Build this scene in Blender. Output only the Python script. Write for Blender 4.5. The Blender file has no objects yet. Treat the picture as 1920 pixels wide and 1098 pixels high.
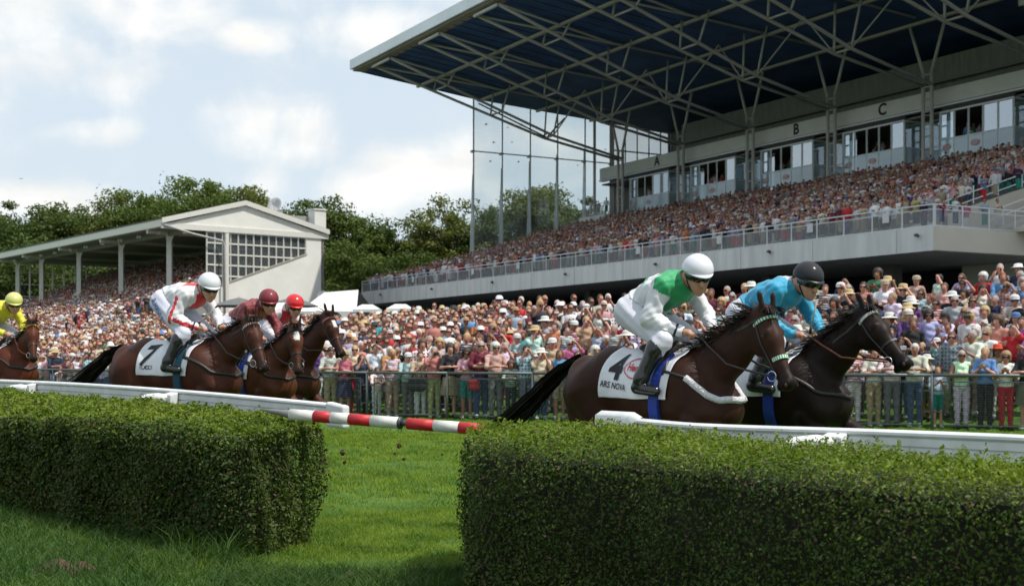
import bpy, math, random
import numpy as np
from mathutils import Vector, Matrix
random.seed(7); RNG = np.random.default_rng(11)
SC = bpy.context.scene; COL = SC.collection
# ---------------------------------------------------------------- camera, sky, sun, exposure
F, HZ, CZ, CX = 2400.0, 675.0, 1.5, 960.0          # focal length and horizon in 1920-px units, eye height
cam = bpy.data.cameras.new('camera'); camo = bpy.data.objects.new('camera', cam); COL.objects.link(camo)
camo.location = (0, 0, CZ); camo.rotation_euler = (math.pi/2, 0, 0)
cam.sensor_width = 36; cam.lens = 45; cam.shift_y = (HZ-549)/1920; cam.clip_end = 3000; cam.clip_start = .1
cam.dof.use_dof = True; cam.dof.focus_distance = 10.4; cam.dof.aperture_fstop = 4.2
SC.camera = camo
SUN_DIR = Vector((.76, -.36, 1.48)).normalized()      # towards the sun
sd = bpy.data.lights.new('sun', 'SUN'); sd.energy = 3.6; sd.angle = math.radians(.6); sd.color = (1, .95, .87)
so = bpy.data.objects.new('sun', sd); COL.objects.link(so); so.rotation_euler = SUN_DIR.to_track_quat('Z', 'Y').to_euler()
SC.view_settings.view_transform = 'Standard'; SC.view_settings.look = 'None'
SC.view_settings.exposure = 0.30; SC.view_settings.gamma = 1
SC.cycles.max_bounces = 7; SC.cycles.transparent_max_bounces = 12
try: SC.cycles.use_denoising = True
except Exception: pass
wd = bpy.data.worlds.new('World'); SC.world = wd; wd.use_nodes = True
nt = wd.node_tree; N = nt.nodes; LK = nt.links; N.clear()
def wn(t, **k):
    n = N.new(t)
    for a, b in k.items(): setattr(n, a, b)
    return n
sky = wn('ShaderNodeTexSky', sky_type='NISHITA', sun_disc=False)
sky.sun_elevation = math.asin(SUN_DIR.z); sky.sun_rotation = math.atan2(SUN_DIR.x, SUN_DIR.y)
sky.air_density = 1.0; sky.dust_density = 2.2; sky.ozone_density = 1.2
tc = wn('ShaderNodeTexCoord'); sep = wn('ShaderNodeSeparateXYZ'); LK.new(tc.outputs['Generated'], sep.inputs[0])
def wmath(op, a, b=None, c=None):
    n = wn('ShaderNodeMath', operation=op)
    for i, v in enumerate((a, b, c)):
        if v is None: continue
        if isinstance(v, (int, float)): n.inputs[i].default_value = v
        else: LK.new(v, n.inputs[i])
    return n.outputs[0]
zz = wmath('ADD', wmath('MAXIMUM', sep.outputs[2], 0), .16)
cmb = wn('ShaderNodeCombineXYZ'); LK.new(wmath('DIVIDE', sep.outputs[0], zz), cmb.inputs[0]); LK.new(wmath('DIVIDE', sep.outputs[1], zz), cmb.inputs[1])
mp = wn('ShaderNodeMapping'); mp.inputs['Location'].default_value = (3.1, 1.9, 0); LK.new(cmb.outputs[0], mp.inputs[0])
n1 = wn('ShaderNodeTexNoise'); n1.inputs['Scale'].default_value = 1.15; n1.inputs['Detail'].default_value = 9; n1.inputs['Roughness'].default_value = .52; n1.inputs['Distortion'].default_value = .15
LK.new(mp.outputs[0], n1.inputs['Vector'])
cr = wn('ShaderNodeValToRGB'); cr.color_ramp.elements[0].position = .44; cr.color_ramp.elements[1].position = .92
cr.color_ramp.interpolation = 'EASE'; ysafe = wmath('MAXIMUM', sep.outputs[1], .05); cu_ = wmath('DIVIDE', sep.outputs[0], ysafe); cv_ = wmath('DIVIDE', sep.outputs[2], ysafe)
msk = None      # where the banks of cumulus stand in the sky (direction ratios x/y, z/y)
for bx, by, rx, ry in ((-20,25,330,95),(90,115,150,70),(250,120,75,55),(470,66,75,28),(720,75,120,45),(450,235,75,48),(580,245,60,52),(700,362,85,48),(60,378,150,34),(170,250,80,24),(830,330,150,60),(1010,290,120,70),(300,30,120,60),(-300,200,200,80),(-400,60,260,100),(2300,100,300,80)):
    e1 = wmath('POWER', wmath('ABSOLUTE', wmath('MULTIPLY', wmath('SUBTRACT', cu_, (bx-960)/2400), 2400/rx)), 2); e2 = wmath('POWER', wmath('ABSOLUTE', wmath('MULTIPLY', wmath('SUBTRACT', cv_, (675-by)/2400), 2400/ry)), 2)
    bl = wmath('MAXIMUM', wmath('SUBTRACT', 1.0, wmath('MULTIPLY', wmath('ADD', e1, e2), .42)), 0); msk = bl if msk is None else wmath('MAXIMUM', msk, bl)
nz = wn('ShaderNodeTexNoise'); nz.inputs['Scale'].default_value = 11; nz.inputs['Detail'].default_value = 9; nz.inputs['Roughness'].default_value = .55; nz.inputs['Distortion'].default_value = .3; LK.new(tc.outputs['Generated'], nz.inputs['Vector'])
tot = wmath('ADD', wmath('ADD', wmath('MULTIPLY', msk, .26), wmath('MULTIPLY', wmath('SUBTRACT', nz.outputs['Fac'], .5), 1.35)), wmath('MULTIPLY_ADD', wmath('SUBTRACT', n1.outputs['Fac'], .5), .35, .47)); LK.new(tot, cr.inputs[0])
n2 = wn('ShaderNodeTexNoise'); n2.inputs['Scale'].default_value = 2.3; n2.inputs['Detail'].default_value = 5
LK.new(mp.outputs[0], n2.inputs['Vector'])
cc = wn('ShaderNodeValToRGB'); cc.color_ramp.elements[0].position = .35; cc.color_ramp.elements[1].position = .6
cc.color_ramp.elements[0].color = (7.2, 7.25, 7.2, 1); cc.color_ramp.elements[1].color = (9.0, 8.85, 8.5, 1)
LK.new(n2.outputs['Fac'], cc.inputs[0])
veil = wn('ShaderNodeMixRGB'); veil.inputs[0].default_value = .80; veil.inputs[2].default_value = (6.4, 7.3, 8.0, 1)
LK.new(sky.outputs[0], veil.inputs[1])
mx = wn('ShaderNodeMixRGB'); LK.new(cr.outputs[0], mx.inputs[0]); LK.new(veil.outputs[0], mx.inputs[1]); LK.new(cc.outputs[0], mx.inputs[2])
bg = wn('ShaderNodeBackground'); bg.inputs['Strength'].default_value = .1; LK.new(mx.outputs[0], bg.inputs[0])
wo = wn('ShaderNodeOutputWorld'); LK.new(bg.outputs[0], wo.inputs[0])
# ---------------------------------------------------------------- helpers
def at(px, py, Y): return Vector(((px-CX)/F*Y, Y, CZ+(HZ-py)/F*Y))
def tag(o, label=None, cat=None, group=None, kind=None):
    if label: o['label'] = label
    if cat: o['category'] = cat
    if group: o['group'] = group
    if kind: o['kind'] = kind
    return o
def empty(name, loc=(0,0,0), rz=0, label=None, cat=None, group=None):
    o = bpy.data.objects.new(name, None); COL.objects.link(o); o.location = loc; o.rotation_euler = (0, 0, rz)
    o.empty_display_size = .1
    return tag(o, label, cat, group)
def link(name, me, parent=None, loc=None):
    o = bpy.data.objects.new(name, me); COL.objects.link(o)
    if parent is not None: o.parent = parent
    if loc is not None: o.location = loc
    return o
MATS = {}
def mat(name, c, rough=.6, metal=0, vary=.12, scale=6, bump=0, bscale=60, spec=.5, coat=0, sheen=0, trans=0, alpha=1, c2=None, objcol=False, attr=False, stretch=None, emit=None):
    if name in MATS: return MATS[name]
    m = bpy.data.materials.new(name); m.use_nodes = True; t = m.node_tree; p = t.nodes['Principled BSDF']
    n = t.nodes.new('ShaderNodeTexNoise'); n.inputs['Scale'].default_value = scale; n.inputs['Detail'].default_value = 4
    g = t.nodes.new('ShaderNodeTexCoord'); src = g.outputs['Object']
    if stretch:
        mpp = t.nodes.new('ShaderNodeMapping'); mpp.inputs['Scale'].default_value = stretch; t.links.new(src, mpp.inputs[0]); src = mpp.outputs[0]
    t.links.new(src, n.inputs['Vector'])
    r = t.nodes.new('ShaderNodeMapRange'); r.inputs[1].default_value = .3; r.inputs[2].default_value = .7
    t.links.new(n.outputs['Fac'], r.inputs[0])
    if c2 is not None:
        mxx = t.nodes.new('ShaderNodeMixRGB'); mxx.inputs[1].default_value = (*c, 1); mxx.inputs[2].default_value = (*c2, 1); t.links.new(r.outputs[0], mxx.inputs[0])
        t.links.new(mxx.outputs[0], p.inputs['Base Color'])
    else:
        r.inputs[3].default_value = 1-vary; r.inputs[4].default_value = 1+vary
        mu = t.nodes.new('ShaderNodeVectorMath'); mu.operation = 'SCALE'; t.links.new(r.outputs[0], mu.inputs['Scale'])
        if objcol:
            oi = t.nodes.new('ShaderNodeObjectInfo'); t.links.new(oi.outputs['Color'], mu.inputs[0])
        elif attr:
            oi = t.nodes.new('ShaderNodeVertexColor'); oi.layer_name = 'col'; t.links.new(oi.outputs['Color'], mu.inputs[0])
        else: mu.inputs[0].default_value = c
        t.links.new(mu.outputs[0], p.inputs['Base Color'])
    p.inputs['Roughness'].default_value = rough; p.inputs['Metallic'].default_value = metal
    p.inputs['Specular IOR Level'].default_value = spec
    if coat: p.inputs['Coat Weight'].default_value = coat; p.inputs['Coat Roughness'].default_value = .2
    if sheen: p.inputs['Sheen Weight'].default_value = sheen
    if trans: p.inputs['Transmission Weight'].default_value = trans
    if emit: p.inputs['Emission Color'].default_value = (*emit, 1); p.inputs['Emission Strength'].default_value = 1
    if bump:
        b = t.nodes.new('ShaderNodeBump'); b.inputs['Strength'].default_value = bump; b.inputs['Distance'].default_value = .02
        n3 = t.nodes.new('ShaderNodeTexNoise'); n3.inputs['Scale'].default_value = bscale; n3.inputs['Detail'].default_value = 6
        t.links.new(src, n3.inputs['Vector']); t.links.new(n3.outputs['Fac'], b.inputs['Height']); t.links.new(b.outputs[0], p.inputs['Normal'])
    MATS[name] = m; return m
def glassmat(name, tint, opac=.12, rough=.02, refl=.25, dif=(.55, .62, .66)):
    m = bpy.data.materials.new(name); m.use_nodes = True; t = m.node_tree; t.nodes.clear()
    o = t.nodes.new('ShaderNodeOutputMaterial'); a = t.nodes.new('ShaderNodeBsdfTransparent'); a.inputs[0].default_value = (*tint, 1)
    g = t.nodes.new('ShaderNodeBsdfGlossy'); g.inputs['Roughness'].default_value = rough; g.inputs[0].default_value = (.9, .95, 1, 1)
    d = t.nodes.new('ShaderNodeBsdfDiffuse'); d.inputs[0].default_value = (*dif, 1)
    n = t.nodes.new('ShaderNodeTexNoise'); n.inputs['Scale'].default_value = .6
    mr = t.nodes.new('ShaderNodeMapRange'); mr.inputs[3].default_value = opac*.5; mr.inputs[4].default_value = opac*1.5; t.links.new(n.outputs['Fac'], mr.inputs[0])
    m1 = t.nodes.new('ShaderNodeMixShader'); t.links.new(mr.outputs[0], m1.inputs[0]); t.links.new(a.outputs[0], m1.inputs[1]); t.links.new(d.outputs[0], m1.inputs[2])
    m2 = t.nodes.new('ShaderNodeMixShader'); m2.inputs[0].default_value = refl; t.links.new(m1.outputs[0], m2.inputs[1]); t.links.new(g.outputs[0], m2.inputs[2])
    t.links.new(m2.outputs[0], o.inputs[0]); return m
def npmesh(name, V, Q=None, T=None, mats=(), midx=None, smooth=True, col=None):
    """mesh from numpy arrays: quads Q (n,4) and/or triangles T (n,3)"""
    me = bpy.data.meshes.new(name); V = np.asarray(V, np.float32)
    nq = 0 if Q is None else len(Q); ntr = 0 if T is None else len(T)
    me.vertices.add(len(V)); me.vertices.foreach_set('co', V.ravel())
    li = []
    if nq: li.append(np.asarray(Q, np.int32).ravel())
    if ntr: li.append(np.asarray(T, np.int32).ravel())
    li = np.concatenate(li) if li else np.zeros(0, np.int32)
    me.loops.add(len(li)); me.loops.foreach_set('vertex_index', li)
    me.polygons.add(nq+ntr)
    st = np.concatenate([np.arange(nq)*4, nq*4+np.arange(ntr)*3]).astype(np.int32)
    me.polygons.foreach_set('loop_start', st)
    for m in mats: me.materials.append(m)
    if midx is not None: me.polygons.foreach_set('material_index', np.asarray(midx, np.int32))
    me.polygons.foreach_set('use_smooth', np.full(nq+ntr, smooth, bool))
    me.update(calc_edges=True)
    if col is not None:
        a = me.color_attributes.new('col', 'FLOAT_COLOR', 'POINT'); c4 = np.ones((len(V), 4), np.float32); c4[:, :3] = col
        a.data.foreach_set('color', c4.ravel())
    return me
class MB:
    """collects boxes, beams, tubes and sheets; build() links them as one mesh object"""
    def __init__(s): s.v = []; s.f = []; s.m = []; s.mats = []
    def _m(s, m):
        if m not in s.mats: s.mats.append(m)
        return s.mats.index(m)
    def add(s, V, Fs, m=None):
        b = len(s.v); s.v += [tuple(p) for p in V]; s.f += [tuple(i+b for i in f) for f in Fs]; s.m += [s._m(m) if m else 0]*len(Fs); return s
    def box(s, c, size, rz=0, m=None):
        ca, sa = math.cos(rz), math.sin(rz); V = []
        for x in (-.5, .5):
            for y in (-.5, .5):
                for z in (-.5, .5):
                    a, b = x*size[0], y*size[1]; V.append((c[0]+a*ca-b*sa, c[1]+a*sa+b*ca, c[2]+z*size[2]))
        return s.add(V, [(0,1,3,2),(4,6,7,5),(0,4,5,1),(2,3,7,6),(0,2,6,4),(1,5,7,3)], m)
    def hexa(s, A, B, m=None):
        """prism between quads A and B (4 points each)"""
        return s.add(list(A)+list(B), [(0,3,2,1),(4,5,6,7),(0,1,5,4),(1,2,6,5),(2,3,7,6),(3,0,4,7)], m)
    def beam(s, p, q, w, h, m=None):
        p, q = Vector(p), Vector(q); d = (q-p).normalized(); up = Vector((0,0,1)) if abs(d.z) < .95 else Vector((1,0,0))
        r = d.cross(up).normalized(); u = r.cross(d)
        o = [(-w/2,-h/2),(w/2,-h/2),(w/2,h/2),(-w/2,h/2)]
        return s.hexa([p+r*a+u*b for a, b in o], [q+r*a+u*b for a, b in o], m)
    def tube(s, pts, r, n=8, m=None, cap=True):
        pts = [Vector(p) for p in pts]; rr = r if isinstance(r, (list, tuple)) else [r]*len(pts); V = []; Fs = []
        ref = None
        for i, p in enumerate(pts):
            d = (pts[min(i+1, len(pts)-1)]-pts[max(i-1, 0)]).normalized()
            if ref is None: ref = Vector((0,0,1)) if abs(d.z) < .9 else Vector((1,0,0))
            u = d.cross(ref).normalized(); w = u.cross(d).normalized(); ref = w if abs(w.dot(d)) < .9 else ref
            for k in range(n):
                a = 2*math.pi*k/n; V.append(p+(u*math.cos(a)+w*math.sin(a))*rr[i])
        for i in range(len(pts)-1):
            for k in range(n):
                a, b = i*n+k, i*n+(k+1) % n; Fs.append((a, a+n, b+n, b))
        if cap: Fs.append(tuple(range(n))); Fs.append(tuple(reversed(range((len(pts)-1)*n, len(pts)*n))))
        return s.add(V, Fs, m)
    def lathe(s, prof, c=(0,0,0), n=16, m=None):
        V = []; Fs = []
        for r, z in prof:
            for k in range(n):
                a = 2*math.pi*k/n; V.append((c[0]+r*math.cos(a), c[1]+r*math.sin(a), c[2]+z))
        for i in range(len(prof)-1):
            for k in range(n):
                a, b = i*n+k, i*n+(k+1) % n; Fs.append((a, b, b+n, a+n))
        return s.add(V, Fs, m)
    def grid(s, P, m=None, closed=False):
        """P[i][j] -> points"""
        ni, nj = len(P), len(P[0]); V = [p for r in P for p in r]; Fs = []
        for i in range(ni-1):
            for j in range(nj-(0 if closed else 1)):
                a = i*nj+j; b = i*nj+(j+1) % nj; Fs.append((a, b, b+nj, a+nj))
        return s.add(V, Fs, m)
    def build(s, name, material=None, parent=None, smooth=False, bevel=0):
        me = bpy.data.meshes.new(name); me.from_pydata([tuple(v) for v in s.v], [], s.f)
        for m in (s.mats if s.mats else [material]): me.materials.append(m)
        if s.mats: me.polygons.foreach_set('material_index', s.m)
        me.polygons.foreach_set('use_smooth', [smooth]*len(s.f)); me.update()
        o = link(name, me, parent)
        if bevel:
            b = o.modifiers.new('bevel', 'BEVEL'); b.width = bevel; b.segments = 2; b.limit_method = 'ANGLE'
        return o
def text_verts(txt, size, bold=0.0, ratio=1.0, fine=False):
    """flat text as (verts Nx2 in metres centred, faces)"""
    cu = bpy.data.curves.new('lettering', 'FONT'); cu.body = txt; cu.size = size; cu.offset = bold; cu.resolution_u = 3
    cu.align_x = 'CENTER'; cu.align_y = 'CENTER'
    o = bpy.data.objects.new('lettering', cu); COL.objects.link(o); dg = bpy.context.evaluated_depsgraph_get(); dg.update()
    me = bpy.data.meshes.new_from_object(o.evaluated_get(dg))
    if fine:
        import bmesh
        b = bmesh.new(); b.from_mesh(me); bmesh.ops.triangulate(b, faces=b.faces)
        for _ in range(5):
            le = [e for e in b.edges if e.calc_length() > .022]
            if not le: break
            bmesh.ops.subdivide_edges(b, edges=le, cuts=1); bmesh.ops.triangulate(b, faces=[f for f in b.faces if len(f.verts) > 3])
        b.to_mesh(me); b.free()
    V = [(v.co.x*ratio, v.co.y) for v in me.vertices]; Fs = [tuple(p.vertices) for p in me.polygons]
    bpy.data.objects.remove(o); bpy.data.curves.remove(cu); bpy.data.meshes.remove(me)
    return V, Fs
# ---------------------------------------------------------------- signed-distance modelling of bodies
class SDF:
    def __init__(s, k=.03): s.P = []; s.k = k
    def cap(s, a, b, ra, rb=None, tag=0, ky=1.0, k=None):
        s.P.append(('c', np.array(a, float), np.array(b, float), ra, ra if rb is None else rb, tag, ky, s.k if k is None else k)); return s
    def pair(s, a, b, ra, rb=None, tag=0, ky=1.0, k=None):
        for g in (1, -1): s.cap((a[0], a[1]*g, a[2]), (b[0], b[1]*g, b[2]), ra, rb, tag, ky, k)
        return s
    def ell(s, c, r, tag=0, tilt=0, k=None):
        s.P.append(('e', np.array(c, float), np.array(r, float), tilt, 0, tag, 1.0, s.k if k is None else k)); return s
    @staticmethod
    def _d(p, X, Y, Z):
        if p[0] == 'c':
            a, b = p[1], p[2]; ab = b-a; L = max(ab@ab, 1e-9)
            t = np.clip(((X-a[0])*ab[0]+(Y-a[1])*ab[1]+(Z-a[2])*ab[2])/L, 0, 1)
            dx = X-a[0]-t*ab[0]; dy = (Y-a[1]-t*ab[1])/p[6]; dz = Z-a[2]-t*ab[2]
            return np.sqrt(dx*dx+dy*dy+dz*dz)-(p[3]+(p[4]-p[3])*t)
        c, r, an = p[1], p[2], p[3]; ca, sa = math.cos(an), math.sin(an)
        dx, dy, dz = X-c[0], Y-c[1], Z-c[2]; ux = (dx*ca+dz*sa)/r[0]; uz = (-dx*sa+dz*ca)/r[2]; uy = dy/r[1]
        return (np.sqrt(ux*ux+uy*uy+uz*uz)-1)*min(r)
    @staticmethod
    def _box(p):
        if p[0] == 'c':
            R = max(p[3], p[4])*max(1, p[6]); return np.minimum(p[1], p[2])-R, np.maximum(p[1], p[2])+R
        R = max(p[2]); return p[1]-R, p[1]+R
    def ev(s, pts):
        pts = np.asarray(pts, float); X, Y, Z = pts[..., 0], pts[..., 1], pts[..., 2]; f = np.full(X.shape, 1.0)
        for p in s.P:
            d = s._d(p, X, Y, Z); k = p[7]; h = np.clip(.5+.5*(f-d)/k, 0, 1); f = f*(1-h)+d*h-k*h*(1-h)
        return f
    def tags(s, pts):
        X, Y, Z = pts[:, 0], pts[:, 1], pts[:, 2]
        D = np.stack([s._d(p, X, Y, Z) for p in s.P], 1); return np.array([p[5] for p in s.P])[D.argmin(1)]
    def mesh(s, h=.015):
        bs = [s._box(p) for p in s.P]; lo = np.min([b[0] for b in bs], 0)-3*h; hi = np.max([b[1] for b in bs], 0)+3*h
        n = np.ceil((hi-lo)/h).astype(int)+1; f = np.full(n, .12, np.float32)
        ax = [lo[i]+h*np.arange(n[i]) for i in range(3)]
        for p, (b0, b1) in zip(s.P, bs):
            m = .1; i0 = np.maximum(((b0-m-lo)/h).astype(int), 0); i1 = np.minimum(((b1+m-lo)/h).astype(int)+2, n)
            X, Y, Z = np.meshgrid(ax[0][i0[0]:i1[0]], ax[1][i0[1]:i1[1]], ax[2][i0[2]:i1[2]], indexing='ij', sparse=True)
            d = s._d(p, X, Y, Z); sub = f[i0[0]:i1[0], i0[1]:i1[1], i0[2]:i1[2]]; k = p[7]
            hh = np.clip(.5+.5*(sub-d)/k, 0, 1); sub[...] = sub*(1-hh)+d*hh-k*hh*(1-hh)
        ins = f < 0; c = [(i, j, l) for i in (0, 1) for j in (0, 1) for l in (0, 1)]
        sl = lambda a, o: a[o[0]:a.shape[0]-1+o[0], o[1]:a.shape[1]-1+o[1], o[2]:a.shape[2]-1+o[2]]
        cnt = sum(sl(ins, o).astype(np.int8) for o in c); act = (cnt > 0) & (cnt < 8)
        idx = np.full(act.shape, -1, np.int64); ids = np.argwhere(act); idx[act] = np.arange(len(ids))
        fv = {o: sl(f, o)[act] for o in c}; S = np.zeros((len(ids), 3)); C = np.zeros(len(ids))
        for o in c:
            for a in range(3):
                if o[a] == 0:
                    q = list(o); q[a] = 1; q = tuple(q); f0, f1 = fv[o], fv[q]; mk = (f0 < 0) != (f1 < 0)
                    t = np.where(mk, f0/np.where(mk, f0-f1, 1), 0); P = np.array(o, float)[None].repeat(len(ids), 0); P[:, a] += t
                    S += P*mk[:, None]; C += mk
        V = lo+h*(ids+S/C[:, None])
        Q = []
        for a in range(3):
            b, d = (a+1) % 3, (a+2) % 3
            A = [slice(1, -1)]*3; A[a] = slice(0, -1); B = [slice(1, -1)]*3; B[a] = slice(1, None)
            e0, e1 = ins[tuple(A)], ins[tuple(B)]; w = np.argwhere(e0 != e1)
            if not len(w): continue
            off = np.ones(3, int); off[a] = 0; w = w+off; pos = ins[w[:, 0], w[:, 1], w[:, 2]]
            def cell(db, dd):
                q = w.copy(); q[:, b] += db; q[:, d] += dd; return idx[q[:, 0], q[:, 1], q[:, 2]]
            qd = np.stack([cell(-1, -1), cell(0, -1), cell(0, 0), cell(-1, 0)], 1)
            qd[~pos] = qd[~pos][:, ::-1]; Q.append(qd)
        Q = np.concatenate(Q); Q = Q[(Q >= 0).all(1)]
        e = h*.5
        for _ in range(2):
            g = s.grad(V, e); V = V-np.clip(s.ev(V), -h*.6, h*.6)[:, None]*g
        return V, Q
    def grad(s, V, e=.006):
        g = np.stack([s.ev(V+np.eye(3)[i]*e)-s.ev(V-np.eye(3)[i]*e) for i in range(3)], 1)
        return g/np.maximum(np.linalg.norm(g, axis=1), 1e-9)[:, None]
    def cast(s, O, D, far=.6, n=48):
        """distance from inside origin O along D to the (last) surface"""
        O = np.asarray(O, float); D = np.asarray(D, float); D = D/np.linalg.norm(D, axis=-1, keepdims=True)
        ts = np.linspace(0, far, n); P = O[:, None]+D[:, None]*ts[None, :, None]; f = s.ev(P); ins = f < 0
        last = np.where(ins.any(1), n-1-ins[:, ::-1].argmax(1), 0); last = np.minimum(last, n-2); r = np.arange(len(O))
        f0, f1 = f[r, last], f[r, last+1]; t = ts[last]+np.clip(f0/np.where(abs(f0-f1) < 1e-9, 1, f0-f1), 0, 1)*(ts[1]-ts[0])
        return O+D*t[:, None], D
def subset(V, Q, keep, off=None):
    """faces where keep is True, vertices compacted and pushed out by off (per-vertex vectors)"""
    q = Q[keep]; u, inv = np.unique(q, return_inverse=True); VV = V[u]
    if off is not None: VV = VV+off[u]
    return VV, inv.reshape(q.shape), u
# ---------------------------------------------------------------- racehorses
LEATHER = mat('dark leather', (.018,.014,.012), .45, vary=.3, bump=.15)
BROWNLEATHER = mat('tan rein leather', (.16,.045,.02), .5, vary=.3)
STEEL = mat('bit steel', (.55,.55,.56), .25, metal=1)
CLOTHW = mat('white number cloth', (.72,.73,.77), .8, vary=.06, scale=14, bump=.25, bscale=22)
BLACKINK = mat('black print', (.012,.013,.02), .7)
REDINK = mat('red print', (.55,.03,.06), .7)
BLUEWEB = mat('blue girth webbing', (.008,.035,.26), .7, vary=.2)
def sm(x): x = np.clip(x, 0, 1); return x*x*(3-2*x)
def hair_strips(curves, widths, name, m, parent):
    V = []; Q = []
    for c, w in zip(curves, widths):
        b = len(V); n = len(c); side = np.cross(c[-1]-c[0], RNG.normal(size=3)); side /= max(np.linalg.norm(side), 1e-6)
        for i, p in enumerate(c):
            ww = w*(1-.85*(i/(n-1))**2); V += [p-side*ww/2, p+side*ww/2]
        for i in range(n-1): Q.append((b+2*i, b+2*i+1, b+2*i+3, b+2*i+2))
    return link(name, npmesh(name, np.array(V), np.array(Q), mats=[m]), parent)
HCACHE = {}
def make_horse(loc, heading, label, coat=(.085,.026,.012), dark=(.012,.007,.005), neck=.72, headp=58, yaw=-12, scale=1.0, cloth=None, band='green', star=False, blaze=False, collar=False, girth=BLUEWEB, rein='black', h=.016, tailup=0.0, ring='ring', legs=0, mane=.45, nl=0.0):
    rz = heading
    root = empty('racehorse', loc, rz, label, 'horse', 'racehorses galloping past the stands'); root.scale = (scale,)*3
    yawr = math.radians(yaw)
    def bend(P):
        P = np.asarray(P, float).copy().reshape(-1, 3); x = P[:, 0]; s = np.clip((x-.45)/.65, 0, None)
        sc = np.clip(s, 0, 1); th = yawr*sc*sc*(3-2*sc)
        # centre line by numeric integration
        xs = np.linspace(.45, 1.8, 60); ss = np.clip((xs-.45)/.65, 0, 1); tt = yawr*ss*ss*(3-2*ss)
        cx = .45+np.concatenate([[0], np.cumsum(np.cos((tt[1:]+tt[:-1])/2)*np.diff(xs))]); cy = np.concatenate([[0], np.cumsum(np.sin((tt[1:]+tt[:-1])/2)*np.diff(xs))])
        X = np.interp(x, xs, cx); Y = np.interp(x, xs, cy)
        nx, ny = -np.sin(th), np.cos(th); B = np.stack([X+nx*P[:, 1], Y+ny*P[:, 1], P[:, 2]], 1)
        w = (sm((P[:, 2]-1.02)/.18)*(x > .45))[:, None]; return P*(1-w)+B*w
    S = SDF(.055)
    # trunk
    S.cap((.36,0,1.22),(.0,0,1.22),.335,.325,0,.80).cap((0,0,1.22),(-.42,0,1.29),.32,.27,0,.86)
    S.cap((-.40,0,1.32),(-.60,0,1.27),.285,.25,0,.92).cap((.30,0,1.46),(-.02,0,1.43),.125,.11,0,.62).cap((-.1,0,1.44),(-.42,0,1.49),.11,.12,0,.8)
    S.cap((.50,0,1.20),(.62,0,1.14),.25,.20,0,.86); S.ell((-.70,0,1.34),(.15,.2,.2))
    S.pair((.40,-.13,1.34),(.60,-.13,1.10),.17,.14,0,.9,.06)                 # shoulders
    S.pair((-.54,-.13,1.24),(-.42,-.165,.98),.23,.13,0,.82); S.pair((-.72,-.11,1.22),(-.66,-.13,1.02),.13,.11,0,.9)
    kp = .03
    def leg(pts, rr, k=.025):
        for i in range(len(pts)-1): S.cap(pts[i], pts[i+1], rr[i], rr[i+1], 2 if i else 1, 1, k)
    d = 1 if legs == 0 else -1
    if legs == 2: leg([(.50,-.16*d,1.04),(.78,-.15*d,.84),(.60,-.14*d,.58),(.52,-.14*d,.52),(.44,-.14*d,.56)],[.105,.062,.038,.042,.055])
    else: leg([(.50,-.16*d,1.04),(.86,-.15*d,.88),(1.14,-.14*d,.70),(1.22,-.14*d,.60),(1.31,-.14*d,.53)],[.105,.062,.038,.042,.055])
    leg([(.50,.16*d,1.04),(.72,.15*d,.78),(.46,.15*d,.60),(.37,.15*d,.56),(.30,.15*d,.62)],[.105,.06,.037,.04,.052])
    leg([(-.44,-.16*d,.95),(-.80,-.15*d,.72),(-.84,-.15*d,.38),(-.80,-.15*d,.24),(-.72,-.15*d,.05)],[.12,.06,.04,.042,.055])
    leg([(-.44,.16*d,.95),(-.92,.15*d,.78),(-1.14,.15*d,.50),(-1.20,.15*d,.40),(-1.30,.15*d,.30)],[.12,.06,.04,.042,.052])
    # neck and head
    pz = 1.36+neck*.62; P0 = np.array((1.10+nl, 0, pz)); c = math.radians(headp); u = np.array((math.cos(c), 0, -math.sin(c))); v = np.array((math.sin(c), 0, math.cos(c)))
    hp = lambda a, b, y=0: tuple(P0+u*a+v*b+np.array((0, y, 0)))
    S.cap((.44,0,1.34),(.76+nl*.5,0,1.36+neck*.28),.245,.165,3,.56,.07).cap((.76+nl*.5,0,1.36+neck*.28),(1.04+nl,0,pz-.07),.17,.118,3,.56,.06)
    S.cap((.34,0,1.46),(.98+nl,0,pz-.02),.10,.075,3,.5,.06)
    S.cap(hp(-.01,-.01), hp(.2,-.015),.095,.092,4,.88,.05); S.ell(hp(.15,-.085),(.135,.066,.105),4,c,.04)
    S.cap(hp(.2,-.02), hp(.5,-.025),.085,.052,4,.78,.04); S.cap(hp(.2,-.09), hp(.46,-.07),.055,.036,4,.7,.04)
    S.ell(hp(.545,-.022),(.062,.052,.06),5,c,.03); S.ell(hp(.53,-.085),(.05,.036,.032),5,c,.02)
    for g in (1,-1):
        S.ell(hp(.165,.022,.068*g),(.045,.022,.024),4,c,.02)                     # brow
        S.ell(hp(.565,.0,.040*g),(.026,.016,.024),5,c,.012)                      # nostril wing
        S.cap(hp(.22,-.07,.045*g), hp(.42,-.04,.036*g),.012,.008,4,1,.02)          # facial crest
        S.cap(hp(-.03,.060,.050*g), hp(-.12,.115,.062*g),.034,.014,6,.6,.015)    # ears
        S.cap(hp(-.10,.09,.060*g), hp(-.185,.105,.064*g),.024,.005,6,.55,.01)
    V, Q = S.mesh(h)
    tg = S.tags(V); n = RNG.random
    col = np.tile(np.array(coat), (len(V), 1)); dk = np.array(dark)
    w = np.zeros(len(V)); w = np.where(tg == 2, sm((.92-V[:, 2])/.25), w)
    a = (V-P0)@u; w = np.where(np.isin(tg, (4, 5)), sm((a-.40)/.14)*.92, w); w = np.where(tg == 6, .55, w)
    nkw = sm((V[:, 2]-(1.50+(V[:, 0]-.3)*.55))/.12)*.5*(tg == 3); w = np.maximum(w, nkw)
    w = np.maximum(w, sm((.98-V[:, 2])/.1)*(tg == 0)*.4)
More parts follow.
